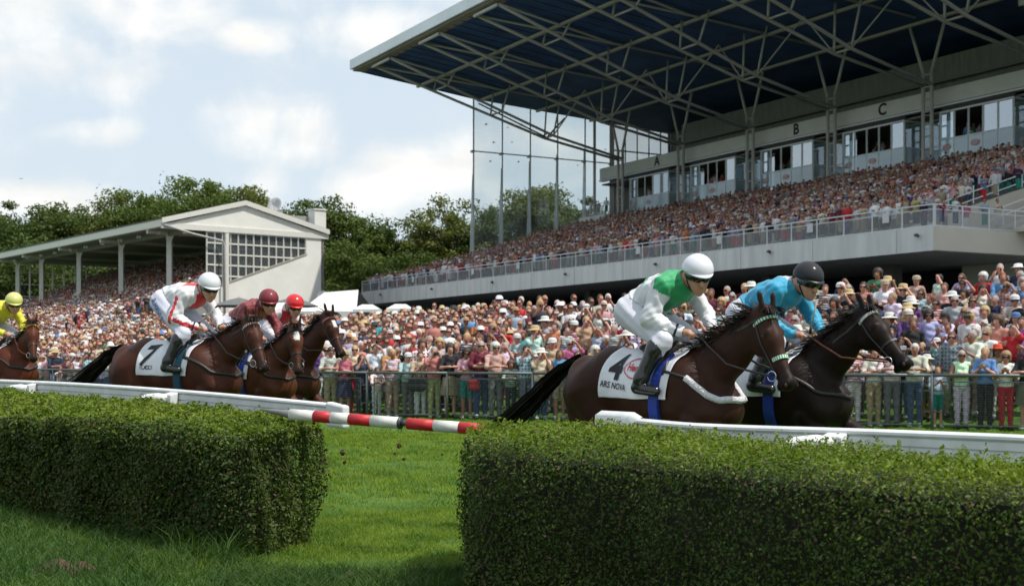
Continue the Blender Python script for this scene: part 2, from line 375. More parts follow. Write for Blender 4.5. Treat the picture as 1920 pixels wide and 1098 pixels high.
    col = col*(1-w[:, None])+dk*w[:, None]
    b = (V-P0)@v
    if star: mk = (abs(V[:, 1]) < .030-.05*abs(a-.15)) & (abs(a-.15) < .05) & (b > .03) & np.isin(tg, (4,)); col[mk] = (.62,.6,.58)
    if blaze: mk = (abs(V[:, 1]) < .034*np.clip(1.2-abs(a-.14)*9, 0, 1)+.002) & (a > .08) & (a < .19) & (b > .02) & (tg == 4); col[mk] = (.66,.64,.62)
    cm = mat('horse coat', (0,0,0), .52, vary=.25, scale=5, attr=True, spec=.16, bump=.45, bscale=8)
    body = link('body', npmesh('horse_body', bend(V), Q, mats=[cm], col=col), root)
    # hooves
    hm = mat('hoof horn', (.03,.025,.02), .5)
    for hx, hy, hz in ((1.33,-.14*d,.51) if legs != 2 else (.42,-.14*d,.58),(.28,.15*d,.64),(-.69,-.15*d,.035),(-1.32,.15*d,.28)):
        mb = MB(); mb.lathe([(0,-.035),(.062,-.035),(.048,.045),(0,.045)], (hx, hy, hz), 10); mb.build('hoof', hm, root, True)
    # eyes and nostrils
    em = mat('horse eye', (.01,.006,.004), .08, spec=.9)
    for g in (1, -1):
        p = bend([hp(.17,.0,.070*g)])[0]; mb = MB(); mb.lathe([(.004,-.021),(.015,-.015),(.021,0),(.015,.015),(.004,.021)], p, 10); mb.build('eye', em, root, True)
        p = bend([hp(.578,.0,.050*g)])[0]; mb = MB(); mb.lathe([(.003,-.017),(.010,-.010),(.012,0),(.010,.010),(.003,.017)], p, 8); mb.build('nostril', mat('nostril', (.05,.008,.008), .6), root, True)
    # mane and tail
    hair = mat('horse hair', (.009,.006,.005), .6, vary=.4, scale=30, spec=.25)
    cs = []; ws = []
    for i in range(1000):
        t = RNG.random(); x0 = .36+t*(.70+nl); z0 = 1.555+(pz+.075-1.555)*t**1.05; y0 = RNG.normal()*.012
        L = .10+.14*RNG.random(); dirn = np.array((-.75+.35*RNG.normal(), .55*RNG.normal(), .35*mane-.15+.40*mane*RNG.normal()+.08*RNG.normal())); dirn /= np.linalg.norm(dirn)
        p = np.array((x0, y0, z0-.035)); q = []
        for k in range(5):
            q.append(p.copy()); p = p+dirn*L/4; dirn = dirn+np.array((-.10, 0, -.16)); dirn /= np.linalg.norm(dirn)
        cs.append(bend(np.array(q))); ws.append(.006+.009*RNG.random())
    for i in range(60):                                                             # forelock
        p = np.array(hp(-.01, .09, RNG.normal()*.02)); dirn = np.array((.3, .4*RNG.normal(), .1)); q = []
        for k in range(4):
            q.append(p.copy()); p = p+dirn/np.linalg.norm(dirn)*.04; dirn = dirn+np.array((.05, 0, -.3))
        cs.append(bend(np.array(q))); ws.append(.014)
    hair_strips(cs, ws, 'mane', hair, root)
    cs = []; ws = []; pc = np.array([(-.80,0,1.50),(-.96,0,1.44+tailup*.1),(-1.16,0,1.30+tailup*.2),(-1.38,0,1.12+tailup*.3),(-1.62,0,.96+tailup*.3),(-1.82,0,.86+tailup*.3)])
    for i in range(800):
        sp = RNG.normal(size=3)*np.array((.03,.038,.045)); e = 4+2*RNG.random(); q = []
        for k in range(9):
            tt = k/8*min(e, 4.99); j = int(tt); f = tt-j; q.append(pc[j]*(1-f)+pc[j+1]*f+sp*(.25+.75*k/8)+RNG.normal(size=3)*.008)
        cs.append(np.array(q)); ws.append(.018+.014*RNG.random())
    hair_strips(cs, ws, 'tail', hair, root)
    S2 = S
    # ---- tack
    def ring(c0, ax, up, r_off, w, a0=0, a1=360, n=30):
        """ribbon round the body: centre, axis, up direction"""
        c0, ax, up = np.array(c0, float), np.array(ax, float), np.array(up, float); ax /= np.linalg.norm(ax); up = up-ax*(up@ax); up /= np.linalg.norm(up); sd_ = np.cross(ax, up)
        an = np.radians(np.linspace(a0, a1, n)); D = np.cos(an)[:, None]*up+np.sin(an)[:, None]*sd_
        R = []
        for o in (-.5, .5):
            pts, DD = S2.cast(np.tile(c0+ax*w*o, (n, 1)), D, .5); R.append(pts+DD*r_off)
        inner = [p-D*(r_off*.9+.002) for p in R]
        return np.array([inner[0], R[0], R[1], inner[1]])
    def ribbon(name, R, m, mm=None):
        mb = MB(); G = [[tuple(q) for q in bend(row)] for row in R]; G.append(G[0])
        mb.grid(G, m)
        if mm:   # alternate colours round the band
            mb.m = [mb._m(mm if (i % (len(R[0])-1)) % 2 else m) for i in range(len(mb.f))]
        return mb.build(name, m, root, False)
    def line(name, pts, r, m, push=.004, project=True):
        P = np.array(pts, float); t = np.linspace(0, len(P)-1, len(P)*5); Pi = np.stack([np.interp(t, np.arange(len(P)), P[:, i]) for i in range(3)], 1)
        if project:
            for _ in range(4):
                g = S2.grad(Pi); Pi = Pi-(S2.ev(Pi)-push)[:, None]*g
        mb = MB(); mb.tube([tuple(p) for p in bend(Pi)], r, 6); return mb.build(name, m, root, True)
    br = empty('bridle'); br.parent = root
    tack = []
    if band == 'green': m1, m2 = mat('white band', (.6,.62,.6), .6), mat('green band', (.02,.30,.12), .6)
    elif band == 'red': m1, m2 = mat('white band', (.6,.62,.6), .6), mat('dark red band', (.28,.01,.02), .6)
    elif band == 'white': m1, m2 = mat('grey band', (.45,.46,.43), .6), None
    elif band == 'yellow': m1, m2 = mat('yellow band', (.5,.26,.03), .6), None
    elif band == 'pink': m1, m2 = mat('pink band', (.45,.16,.14), .6), None
    else: m1, m2 = LEATHER, None
    tack.append(ribbon('browband', ring(hp(.055,-.02), u, v, .010, .022, -105, 105, 34), m1, m2))
    tack.append(ribbon('headpiece', ring(hp(.02,-.05), u-v*.25, v, .006, .02), LEATHER))
    if band == 'green': tack.append(ribbon('noseband', ring(hp(.36,-.03), u-v*.1, v, .012, .028, -80, 80, 26), m1, m2))
    else: tack.append(ribbon('noseband', ring(hp(.34,-.03), u-v*.1, v, .006, .02), LEATHER))
    for g in (1, -1):
        tack.append(line('cheekpiece', [hp(.03,-.02,.1*g), hp(.22,-.05,.085*g), hp(.40,-.075,.07*g), hp(.455,-.085,.06*g)], .008, LEATHER))
        pr = bend([hp(.455,-.085,.062*g)])[0]; mb = MB(); pts = []
        for k in range(15):
            a_ = 2*math.pi*k/14; pts.append(pr+np.array((u*math.cos(a_)+v*math.sin(a_)))*.036)
        mb.tube([tuple(p) for p in pts], .005, 6, cap=False); tack.append(mb.build('bit_ring', STEEL, root, True))
        rm = BROWNLEATHER if rein == 'brown' else LEATHER
        b1 = np.array(hp(.455,-.085,.068*g)); hx = np.array((.46, .05*g, 1.70)); mid = (b1+hx)/2+np.array((0, .10*g, -.07))
        tack.append(line('rein', [b1, b1*.5+mid*.5+np.array((0,.02*g,0)), mid, mid*.45+hx*.55+np.array((0,.03*g,.0)), hx], .009, rm, project=False))
    if ring == 'sheep':
        pass
    for o in tack: o.parent = br
    # girth, saddle, number cloth
    gir = ribbon('girth', ring((.22,0,1.22), (1,0,-.10), (0,0,1), .034, .085, 20, 340, 44), girth)
    sd_ = SDF(.03); sd_.cap((.22,0,1.575),(.02,0,1.56),.05,.05,0,2.0); sd_.ell((-.04,0,1.60),(.07,.12,.035)); sd_.ell((.24,0,1.61),(.05,.05,.05))
    for g in (1, -1): sd_.cap((.22,.13*g,1.55),(.29,.25*g,1.41),.05,.035,0,.45); sd_.cap((.13,.14*g,1.55),(.30,.257*g,1.37),.035,.03,0,.45)
    v2, q2 = sd_.mesh(.014); link('saddle', npmesh('saddle', v2, q2, mats=[LEATHER]), root)
    for g in (1, -1):
        mb = MB(); mb.tube([(.20,.27*g,1.50),(.16,.305*g,1.30)], .008, 6); mb.tube([(.16,.30*g,1.31),(.115,.30*g,1.235),(.205,.30*g,1.235),(.16,.30*g,1.31)], .006, 6); mb.build('stirrup', STEEL, root, True)
    if cloth:
        def xr(z): s_ = min(max((1.66-z)/.40, 0), 1); return -.25-.11*s_**.6
        def xf(z): s_ = min(max((1.62-z)/.40, 0), 1); return .43-.10*s_
        zb = 1.235
        for g in (-1, 1):
            nx_, nz_ = 44, 44; O = []; D = []
            for j in range(nz_):
                al = math.radians(4+ (j/(nz_-1))*98)
                for i in range(nx_): O.append((0,0,0)); D.append((0, g*math.sin(al), math.cos(al)))
            D = np.array(D); pts0, _ = S2.cast(np.tile(np.array((-.1,0,1.26)), (len(D), 1)), D, .5); P = np.zeros((nz_, nx_, 3))
            for j in range(nz_):
                z_ = pts0[j*nx_, 2]
                z_ = max(z_, zb)
                for i in range(nx_):
                    tt = i/(nx_-1); P[j, i] = (xr(z_)*(1-tt)+xf(z_)*tt, 0, 0)
            O = np.stack([P[..., 0].ravel(), np.zeros(nx_*nz_), np.full(nx_*nz_, 1.26)], 1)
            pts, DD = S2.cast(O, D, .5)
            wav = (.012+.006*np.sin(pts[:, 0]*23+pts[:, 2]*11))[:, None]; pts = pts+DD*wav
            pts = pts.reshape(nz_, nx_, 3)
            mb = MB(); mb.grid([[tuple(pp) for pp in row] for row in pts])
            o = mb.build('number_cloth', CLOTHW, root, True); sol = o.modifiers.new('thickness', 'SOLIDIFY'); sol.thickness = .003; sol.offset = 0
        def print_on(txt, x, z, size, m, bold=0, ratio=1.0, name='cloth_print', shear=0, rot=0):
            Vt, Ft = text_verts(txt, size, bold, ratio, True) if isinstance(txt, str) else txt
            ca, sa = math.cos(rot), math.sin(rot)
            X = np.array([x+a_*ca-b_*sa+shear*b_ for a_, b_ in Vt]); Z = np.array([z+a_*sa+b_*ca for a_, b_ in Vt])
            al0 = 1.26; ang = np.arctan2(.30, Z-al0); O = np.stack([X, np.zeros(len(X)), np.full(len(X), al0)], 1)
            # lateral projection on to the flank
            O = np.stack([X, np.zeros(len(X)), Z], 1); pts, DD = S2.cast(O, np.tile(np.array((0,-1.,0)), (len(X), 1)), .5)
            g_ = pts*np.array((0,1,1))-np.array((0,0,1.26)); g_ /= np.linalg.norm(g_, axis=1)[:, None]; pts = pts+g_*(.012+.006*np.sin(pts[:, 0]*23+pts[:, 2]*11)+.009)[:, None]
            mb = MB(); mb.add([tuple(p) for p in pts], Ft); return mb.build(name, m, root)
        if cloth == 'four':
            print_on('4', -.20, 1.425, .24, BLACKINK, .012, .95, rot=-.10); print_on('ARS NOVA', -.195, 1.295, .064, BLACKINK, .001, .85, rot=-.12)
            print_on('Henkel', .01, 1.425, .075, REDINK, .002, .82, rot=-.05)
            n_ = 40; ro = [(.122*math.cos(a_)*(1+.05*math.cos(4*a_)), .074*math.sin(a_)*(1+.06*math.cos(4*a_))) for a_ in [2*math.pi*k/n_ for k in range(n_)]]
            ri = [(a_*.93, b_*.90) for a_, b_ in ro]; print_on((ro+ri, [(k, (k+1) % n_, n_+(k+1) % n_, n_+k) for k in range(n_)]), .005, 1.425, 1, REDINK)
        if cloth == 'seven':
            print_on('7', -.22, 1.40, .29, BLACKINK, .008, 1.0, shear=.35)
            for k in range(6): print_on('ILXOCI'[k:k+1], -.29+.03*k, 1.285, .055, BLACKINK, .001)
    if collar:
        wool = mat('white sheepskin', (.62,.61,.64), .95, bump=.9, bscale=45, sheen=.5)
        cw = line('breast_collar', [(.50,-.25,1.365),(.60,-.25,1.31),(.70,-.22,1.255),(.79,-.16,1.215),(.84,0,1.205),(.79,.16,1.215),(.70,.22,1.255),(.60,.25,1.31),(.50,.25,1.365)], .027, wool, .012)
        for g in (1, -1): line('collar_strap', [(.26,.28*g,1.43),(.38,.27*g,1.40),(.50,.25*g,1.365)], .012, LEATHER, .012)
    else:
        line('breast_strap', [(.16,-.27,1.43),(.40,-.25,1.37),(.66,-.24,1.25),(.84,0,1.20),(.66,.24,1.25),(.40,.25,1.37),(.16,.27,1.43)], .02, LEATHER, .006)
    if ring == 'cheek':
        wool = mat('noseband wool', (.55,.5,.3), .95, bump=.8)
        mb = MB(); pr = bend([hp(.33,.045,0)])[0]; pts = [pr+np.array((u*math.cos(a_)*.04+np.array((0,1,0))*math.sin(a_)*.05)) for a_ in np.linspace(0, 2*math.pi, 13)]
        mb.tube([tuple(p) for p in pts], .012, 6, cap=False); mb.build('nose_ring', wool, root, True)
    return root
# ---------------------------------------------------------------- jockeys
SKIN = mat('jockey skin', (.46,.235,.155), .55, vary=.1, scale=20)  # riders' own skin tone
BOOT = mat('polished black boot', (.010,.010,.012), .22, spec=.7, bump=.1, bscale=30)
GOG = mat('dark goggles', (.004,.004,.005), .12, spec=.8)
def stripes_mat(name, c): return mat(name, c, .55, vary=.05, bump=.35, bscale=14, sheen=.2)
def make_jockey(loc, heading, label, silk, helmet, breeches=(.62,.62,.70), scale=1.0, headyaw=-18, peak=None, name_txt=None, whip=None, h=.013, helmet_rough=.35, cuff=None, hip=(0,0), txt_at=(-.10,1.865)):
    root = empty('person', loc, heading, label, 'person', 'jockeys riding in the race'); root.scale = (scale,)*3
    S = SDF(.035)
    hx, hz = hip
    S.cap((-.17+hx,-.07,1.90+hz),(-.17+hx,.07,1.90+hz),.125,.125,2); S.cap((-.12+hx,0,1.95+hz*.9),(.06,0,2.03+hz*.35),.125,.135,1,1.15); S.cap((.05,0,2.02+hz*.35),(.21,0,2.07),.135,.13,1,1.3)
    S.pair((.19,-.06,2.09),(.225,-.18,2.07),.088,.080,1)
    S.cap((.23,0,2.10),(.35,0,2.14),.062,.058,0)
    # head (turned to its right)
    hc = np.array((.425,0,2.155)); ty = math.radians(headyaw); f = np.array((math.cos(ty)*.94, math.sin(ty)*.94, -.34)); f /= np.linalg.norm(f); lt = np.cross((0,0,1), f); lt /= np.linalg.norm(lt); upv = np.cross(f, lt)
    H = lambda a, b, c_: hc+f*a+lt*b+upv*c_
    S.ell(hc+f*.0,(.098,.084,.112),0); S.cap(H(.045,0,-.085), H(.03,0,-.03),.054,.064,0); S.cap(H(.080,0,-.118), H(.058,0,-.112),.027,.032,0,1,.02)
    S.cap(H(.100,0,-.010), H(.124,0,-.048),.011,.017,0,1,.012); S.cap(H(.095,-.020,-.082), H(.095,.020,-.082),.011,.011,0,1,.012); S.cap(H(.09,-.016,-.096), H(.09,.016,-.096),.010,.010,0,1,.01)
    S.cap(H(.08,-.03,.012), H(.08,.03,.012),.016,.016,0,1,.015)
    for g in (1,-1): S.cap(H(-.01,.078*g,-.005), H(-.008,.082*g,-.035),.015,.011,0,1,.01)
    # arms: near arm (right, -y) bent, far arm reaching
    S.cap((.21,-.18,2.06),(.15,-.25,1.82),.072,.062,3); S.cap((.15,-.25,1.82),(.23,-.21,1.775),.062,.054,3); S.cap((.23,-.21,1.775),(.355,-.12,1.72),.052,.036,3)
    S.cap((.24,.175,2.05),(.34,.235,1.86),.066,.056,3); S.cap((.34,.235,1.86),(.50,.10,1.735),.052,.034,3)
    def fist(w, d, side):
        w, d = np.array(w, float), np.array(d, float); d /= np.linalg.norm(d); s_ = np.array((0, side, 0.)); s_ -= d*(s_@d); s_ /= np.linalg.norm(s_); n_ = np.cross(d, s_)
        n_ = n_ if n_[2] < 0 else -n_      # towards the ground
        S.cap(w, w+d*.055,.028,.030,5,1,.02)
        for k, L in enumerate((.036,.040,.038,.031)):
            o = w+d*.062+s_*(.030-.020*k); S.cap(o, o+d*L*.75+n_*.008,.0115,.011,5,1,.006); S.cap(o+d*L*.75+n_*.008, o+d*L*.6+n_*.036,.011,.010,5,1,.004); S.cap(o+d*L*.6+n_*.036, o+d*.002+n_*.038,.010,.009,5,1,.004)
        o = w+d*.022-s_*-.032; S.cap(o, o+d*.035+n_*.020,.013,.012,5,1,.008); S.cap(o+d*.035+n_*.020, o+d*.052+n_*.03-s_*.012,.012,.010,5,1,.006)
    fist((.365,-.115,1.715),(1,.25,-.12),1); fist((.51,.095,1.73),(1,-.25,-.12),-1)
    # legs
    S.pair((-.17+hx,-.10,1.88+hz),(.26,-.225,1.645),.125,.070,2); S.pair((.26,-.225,1.645),(.22,-.26,1.58),.067,.062,2)
    S.pair((.22,-.265,1.585),(.13,-.325,1.36),.064,.046,4); S.pair((.13,-.325,1.36),(.11,-.33,1.30),.047,.045,4); S.pair((.09,-.33,1.285),(.27,-.325,1.262),.040,.034,4,.95,.02)
    V, Q = S.mesh(h); fc = V[Q].mean(1); tg = S.tags(fc); vt = S.tags(V); nrm = S.grad(V)
    vt_cloth = ~np.isin(vt, (0, 5))
    body = link('body', npmesh('rider_body', V-nrm*(.009*vt_cloth)[:, None], Q, mats=[SKIN]), root)
    # silks: colour by place on the garment
    silk_faces = (tg == 1) | (tg == 3); hem = (tg == 2) & (fc[:, 0]-hx+.9*(fc[:, 2]-hz-1.90) > .02) & (fc[:, 2]-hz > 1.86); silk_faces |= hem
    VV, QQ, uu = subset(V, Q, silk_faces, nrm*(.008+.004*np.sin(V[:, 0]*38+V[:, 2]*31+V[:, 1]*47+2*np.sin(V[:, 0]*17-V[:, 1]*21))+.003*np.sin(V[:, 0]*71-V[:, 2]*93+3*np.sin(V[:, 2]*19)))[:, None])
    f2 = VV[QQ].mean(1); t2 = tg[silk_faces]; cols = [stripes_mat('silk %d' % (abs(hash(c)) % 99999), c) for c in silk['cols']]
    mi = np.array([silk['fn'](p, t) for p, t in zip(f2, t2)])
    link('racing_silks', npmesh('racing_silks', VV, QQ, mats=cols, midx=mi), root)
    VV, QQ, uu = subset(V, Q, (tg == 2) & ~hem, nrm*(.003+.003*np.sin(V[:, 0]*50+V[:, 2]*70))[:, None])
    bm = mat('breeches %.2f' % breeches[0], breeches, .7, vary=.05, bump=.3, bscale=18)
    brc = link('breeches', npmesh('breeches', VV, QQ, mats=[bm]), root)
    for g in (1,-1):
        VV, QQ, uu = subset(V, Q, (tg == 4) & (fc[:, 1]*g > 0), nrm*.007); bo = link('boot', npmesh('boot', VV, QQ, mats=[BOOT]), root); mb = MB(); mb.tube([(.222,.262*g,1.598),(.208,.270*g,1.565)], .0735, 16); mb.build('boot_top', BOOT, bo, True)
    # helmet
    hb = MB(); nu, nv = 28, 12; C0 = H(-.012, 0, .045); P = []
    R3 = np.stack([f, lt, upv], 1)
    for j in range(nv):
        a = j/(nv-1)*math.pi*.53; row = []
        for i in range(nu):
            b = 2*math.pi*i/nu; q = np.array((math.sin(a)*math.cos(b)*.140, math.sin(a)*math.sin(b)*.122, math.cos(a)*.122)); row.append(tuple(C0+R3@q))
        P.append(row)
    P.append([tuple(np.array(p)*.0+C0+ (np.array(p)-C0)*.93) for p in P[-1]])
    hb.grid(P, closed=True); hel = hb.build('helmet', mat('helmet %.2f %.2f' % (helmet[0], helmet[1]), helmet, helmet_rough, vary=.03, coat=.3), root, True)
    pk = MB(); row1 = []; row2 = []; row3 = []
    for i in range(15):
        b = math.radians(-72+144*i/14); q = np.array((math.cos(b)*.136, math.sin(b)*.117, -.006)); e = np.array((.045*math.cos(b)**2*1.0, 0, -.012*math.cos(b)**2)); row1.append(tuple(C0+R3@q)); row2.append(tuple(C0+R3@(q+e))); row3.append(tuple(C0+R3@(q+e*.95+np.array((0,0,-.006)))))
    pk.grid([row1, row2, row3, row1]); pko = pk.build('peak', mat('peak %.2f %.2f' % ((peak or helmet)[0], (peak or helmet)[1]), peak or helmet, .4), hel, True)
    bd = MB(); rows = [[], []]
    for i in range(29):
        b = 2*math.pi*i/28
        for kk, dz in enumerate((-.012, .004)):
            q = np.array((math.cos(b)*.1385, math.sin(b)*.1185, dz-.004)); rows[kk].append(tuple(C0+R3@q))
    bd.grid(rows); bd.build('helmet_band', LEATHER, hel, True)
    # goggles with strap
    gb = MB(); rr = []
    for j in range(5):
        row = []
        for i in range(17):
            b = math.radians(-100+200*i/16); bul = .014*math.cos((j-2)/2*1.2); hgt = .033*(1-.35*abs(i-8)/8)
            row.append(tuple(H(.0,0,.004)+R3@np.array((math.cos(b)*(.106+bul), math.sin(b)*(.092+bul*.6), (j-2)/2*hgt))))
        rr.append(row)
    gb.grid(rr); gb.build('goggles', GOG, root, True)
    cs = MB(); pts = [H(.0,.087*1,.02), H(.015,.083,-.04), H(.045,.055,-.105), H(.062,0,-.142), H(.045,-.055,-.105), H(.015,-.083,-.04), H(.0,-.087,.02)]
    cs.tube([tuple(p) for p in pts], .009, 6); cs.build('chin_strap', LEATHER, root, True)
    if cuff:
        for (a, b) in (((.318,-.147,1.736),(.332,-.137,1.730)),) + ((((.292,-.166,1.747),(.305,-.156,1.741)),) if cuff == 2 else ()):
            m_ = MB(); m_.tube([a, b], .052, 12); m_.build('cuff_band', mat('navy cuff', (.01,.015,.05), .7), root, True)
    if name_txt:
        Vt, Ft = text_verts(name_txt, .088, .001, .8, True); an = math.radians(-58); pts = []
        for a, b in Vt: pts.append((txt_at[0]+a*math.cos(an)-b*math.sin(an), 0, txt_at[1]+a*math.sin(an)+b*math.cos(an)))
        O = np.array(pts); O[:, 1] = -.10; pr, DD = S.cast(O, np.tile(np.array((0,-1.,0)), (len(O), 1)), .4); pr = pr+S.grad(pr)*.012
        mb = MB(); mb.add([tuple(p) for p in pr], Ft); mb.build('breeches_lettering', mat('blue lettering', (.03,.12,.42), .7), brc)
    if whip:
        wr = empty('riding_whip', loc, heading, whip[0], 'riding whip'); wr.scale = (scale,)*3
        a, b = np.array(whip[1], float), np.array(whip[2], float); mb = MB(); mb.tube([tuple(a), tuple(a*.8+b*.2)], .012, 8); mb.build('grip', LEATHER, wr, True)
        mb = MB(); mb.tube([tuple(a*.8+b*.2), tuple(b)], [.008,.004], 6); mb.build('shaft', mat('pale whip', (.5,.5,.42), .5), wr, True)
        mb = MB(); mb.beam(tuple(b), tuple(b+(b-a)*.12), .03, .006); mb.build('flap', LEATHER, wr)
    return root
# which colour of the silks goes where
def silk4(p, t):
    x, y, z = p
    if t == 3: return 0
    if t == 2 or x+.9*(z-1.90) < -.035: return 1 
    if x > .12 and not (abs(y) > .15 and x < .2): return 1
    if z > 2.10 and x < .02: return 1
    return 0
def silk_havlin(p, t):
    x, y, z = p
    if t == 3:
        s = x-.2; c = (z-1.70)
        if y < 0:
            # stripe down the outside of the sleeve
            best = None
            for A, B in (((.21,-.18,2.06),(.15,-.25,1.82)),((.15,-.25,1.82),(.355,-.12,1.72))):
                A, B = np.array(A), np.array(B); ab = B-A; q = p-A; t_ = min(max(q@ab/(ab@ab), 0), 1); r_ = q-ab*t_; pl = (r_[0]*ab[2]-r_[2]*ab[0])/math.hypot(ab[0], ab[2]); D_ = np.linalg.norm(r_)
                if best is None or D_ < best[0]: best = (D_, pl, r_[1])
            return 1 if abs(best[1]) < .021 and best[2] < 0 else 0
        return 1 if z > 1.8 and y > .20 and abs(x-.33-.35*(1.95-z)) < .02 else 0
    if x > .19 and abs(y) < .09 and z < 2.09: return 1
    if x > .16 and z > 2.175: return 1
    return 0
def silk_dark(p, t): return 1 if (t == 1 and p[0] > .22 and abs(p[1]) < .06 and p[2] < 2.05) else 0
def silk_red2(p, t):
    x, y, z = p
    if t == 3: return 1 if (abs(y) > .20 and z > 1.9 and abs(x-.15) < .12 and abs(z-2.0) < .035) else 0
    return 1 if x > .12 and abs(y) < .12 and z < 2.1 else 0
def silk_blue(p, t): return 1 if (t == 1 and abs(p[1]) < .07 and p[0] > .10 and p[2] > 2.16) else 0
def silk_yellow(p, t): return 0
# ---------------------------------------------------------------- the lie of the land
fence_pts = [(24.,21.2), (16.,24.3), (10.46,26.7), (-5.04,33.6), (-16.9,45.), (-24.,55.), (-34,72), (-50,110)]
bound_pts = [(70.,0.), (30.,20.), (12.6,32.2), (7.,33.5), (2.8,35.5), (.6,39.), (-2.2,45.), (-7.1,58.), (-13.,80.), (-21.6,111.8), (-33.4,101.3), (-60.2,134.8), (-90,175)]
SX, SY = np.array((.4941,-.8694)), np.array((.8694,.4941))       # along the front of the big stand, and back into it
def S(s, t, z): return Vector((-15.1+.4941*s+.8694*t, 126-.8694*s+.4941*t, z))
def Lp(s, t, z): return Vector((-28.7-.624*s+.782*t, 105+.782*s+.624*t, z))
SRZ = math.atan2(-.8694, .4941); LRZ = math.atan2(.782, -.624)
def seg_d(P, pts):
    d = np.full(len(P), 1e9)
    for a, b in zip(pts[:-1], pts[1:]):
        a, b = np.array(a), np.array(b); ab = b-a; t = np.clip(((P-a)@ab)/(ab@ab), 0, 1); d = np.minimum(d, np.linalg.norm(P-a-t[:, None]*ab, axis=1))
    return d
def side(P, pts):
    """+ve when beyond the polyline as seen from the camera side"""
    r = np.full(len(P), 1e9); s = np.zeros(len(P))
    for a, b in zip(pts[:-1], pts[1:]):
        a, b = np.array(a), np.array(b); ab = b-a; t = np.clip(((P-a)@ab)/(ab@ab), 0, 1); q = P-a-t[:, None]*ab; d = np.linalg.norm(q, axis=1)
        c = q[:, 0]*ab[1]-q[:, 1]*ab[0]; m = d < r-1e-6; r = np.where(m, d, r); s = np.where(m, c, s)
    return s
def ground_z(P):
    P = np.asarray(P, float).reshape(-1, 2); df = seg_d(P, fence_pts); db = seg_d(P, bound_pts)
    inn = side(P, fence_pts) > 0; ov = side(P, bound_pts) > 0
    fr = df/(df+db+1e-6); tp = np.interp(P[:, 0], [-24, -13, -7, 3, 8, 14, 24], [3.9, 2.5, 1.75, 1.6, 1.85, 2.3, 2.6]); beh = np.clip(1-db/14, 0, 1)
    tp = np.where(P[:, 1] > 100, 3.9, tp); z = tp*np.clip((fr-.05)/.95, 0, 1); z = np.where(inn, np.where(ov, 3.9+(tp-3.9)*beh, z), 0)
    b = .17*sm((-P[:, 0]-.8)/6)*(1-sm((P[:, 1]-22)/12)); return np.where(inn, z, b)
def gz(x, y): return float(ground_z([(x, y)])[0])
gx = np.concatenate([np.linspace(-900,-100,17)[:-1], np.arange(-100,-20,2.), np.arange(-20,30,.5), np.arange(30,90,3.), np.linspace(90,900,17)])
gy = np.concatenate([np.linspace(-300,-5,9)[:-1], np.arange(-5,60,.5), np.arange(60,150,2.), np.linspace(150,1500,22)])
GX, GY = np.meshgrid(gx, gy, indexing='ij'); PP = np.stack([GX.ravel(), GY.ravel()], 1); GZ = ground_z(PP)
und = .02*np.sin(PP[:, 0]*1.7+1)*np.sin(PP[:, 1]*1.3)+.012*np.sin(PP[:, 0]*4.1)*np.sin(PP[:, 1]*3.3+2); GZ = GZ+und*(abs(PP[:, 1]-12) < 12)
n_y = len(gy); ii, jj = np.meshgrid(np.arange(len(gx)-1), np.arange(n_y-1), indexing='ij'); a_ = (ii*n_y+jj).ravel()
def turf_material():
    m = bpy.data.materials.new('mown turf'); m.use_nodes = True; t = m.node_tree; p = t.nodes['Principled BSDF']; p.inputs['Roughness'].default_value = .85; p.inputs['Specular IOR Level'].default_value = .2
    g = t.nodes.new('ShaderNodeTexCoord'); r1 = t.nodes.new('ShaderNodeTexNoise'); r1.inputs['Scale'].default_value = .9; r1.inputs['Detail'].default_value = 6; r1.inputs['Roughness'].default_value = .65
    r2 = t.nodes.new('ShaderNodeTexNoise'); r2.inputs['Scale'].default_value = 55; r2.inputs['Detail'].default_value = 3
    for r in (r1, r2): t.links.new(g.outputs['Object'], r.inputs['Vector'])
    c = t.nodes.new('ShaderNodeValToRGB'); e = c.color_ramp.elements; e[0].position = .32; e[0].color = (.030,.075,.012,1); e[1].position = .68; e[1].color = (.11,.19,.035,1)
    x = e.new(.5); x.color = (.055,.125,.018,1)
    mm = t.nodes.new('ShaderNodeMath'); mm.operation = 'MULTIPLY_ADD'; mm.inputs[1].default_value = .45; t.links.new(r2.outputs['Fac'], mm.inputs[0])
    m3 = t.nodes.new('ShaderNodeMath'); m3.operation = 'MULTIPLY'; m3.inputs[1].default_value = .58; t.links.new(r1.outputs['Fac'], m3.inputs[0]); t.links.new(m3.outputs[0], mm.inputs[2]); t.links.new(mm.outputs[0], c.inputs[0]); t.links.new(c.outputs[0], p.inputs['Base Color'])
    b = t.nodes.new('ShaderNodeBump'); b.inputs['Strength'].default_value = .6; b.inputs['Distance'].default_value = .03; t.links.new(r2.outputs['Fac'], b.inputs['Height']); t.links.new(b.outputs[0], p.inputs['Normal']); return m
TURF = turf_material()
tag(link('ground', npmesh('ground', np.column_stack([PP, GZ]), np.stack([a_, a_+n_y, a_+n_y+1, a_+1], 1), mats=[TURF, mat('added dark paving', (.045,.045,.047), .9, scale=2, bump=.2)], midx=((side(PP, fence_pts) > 0) & (side(PP, bound_pts) > 0) & (PP[:, 1] < 240) & (PP[:, 0] > -70))[a_].astype(int))), kind='structure')  # unseen dark paving, added to keep green bounce light off the stand
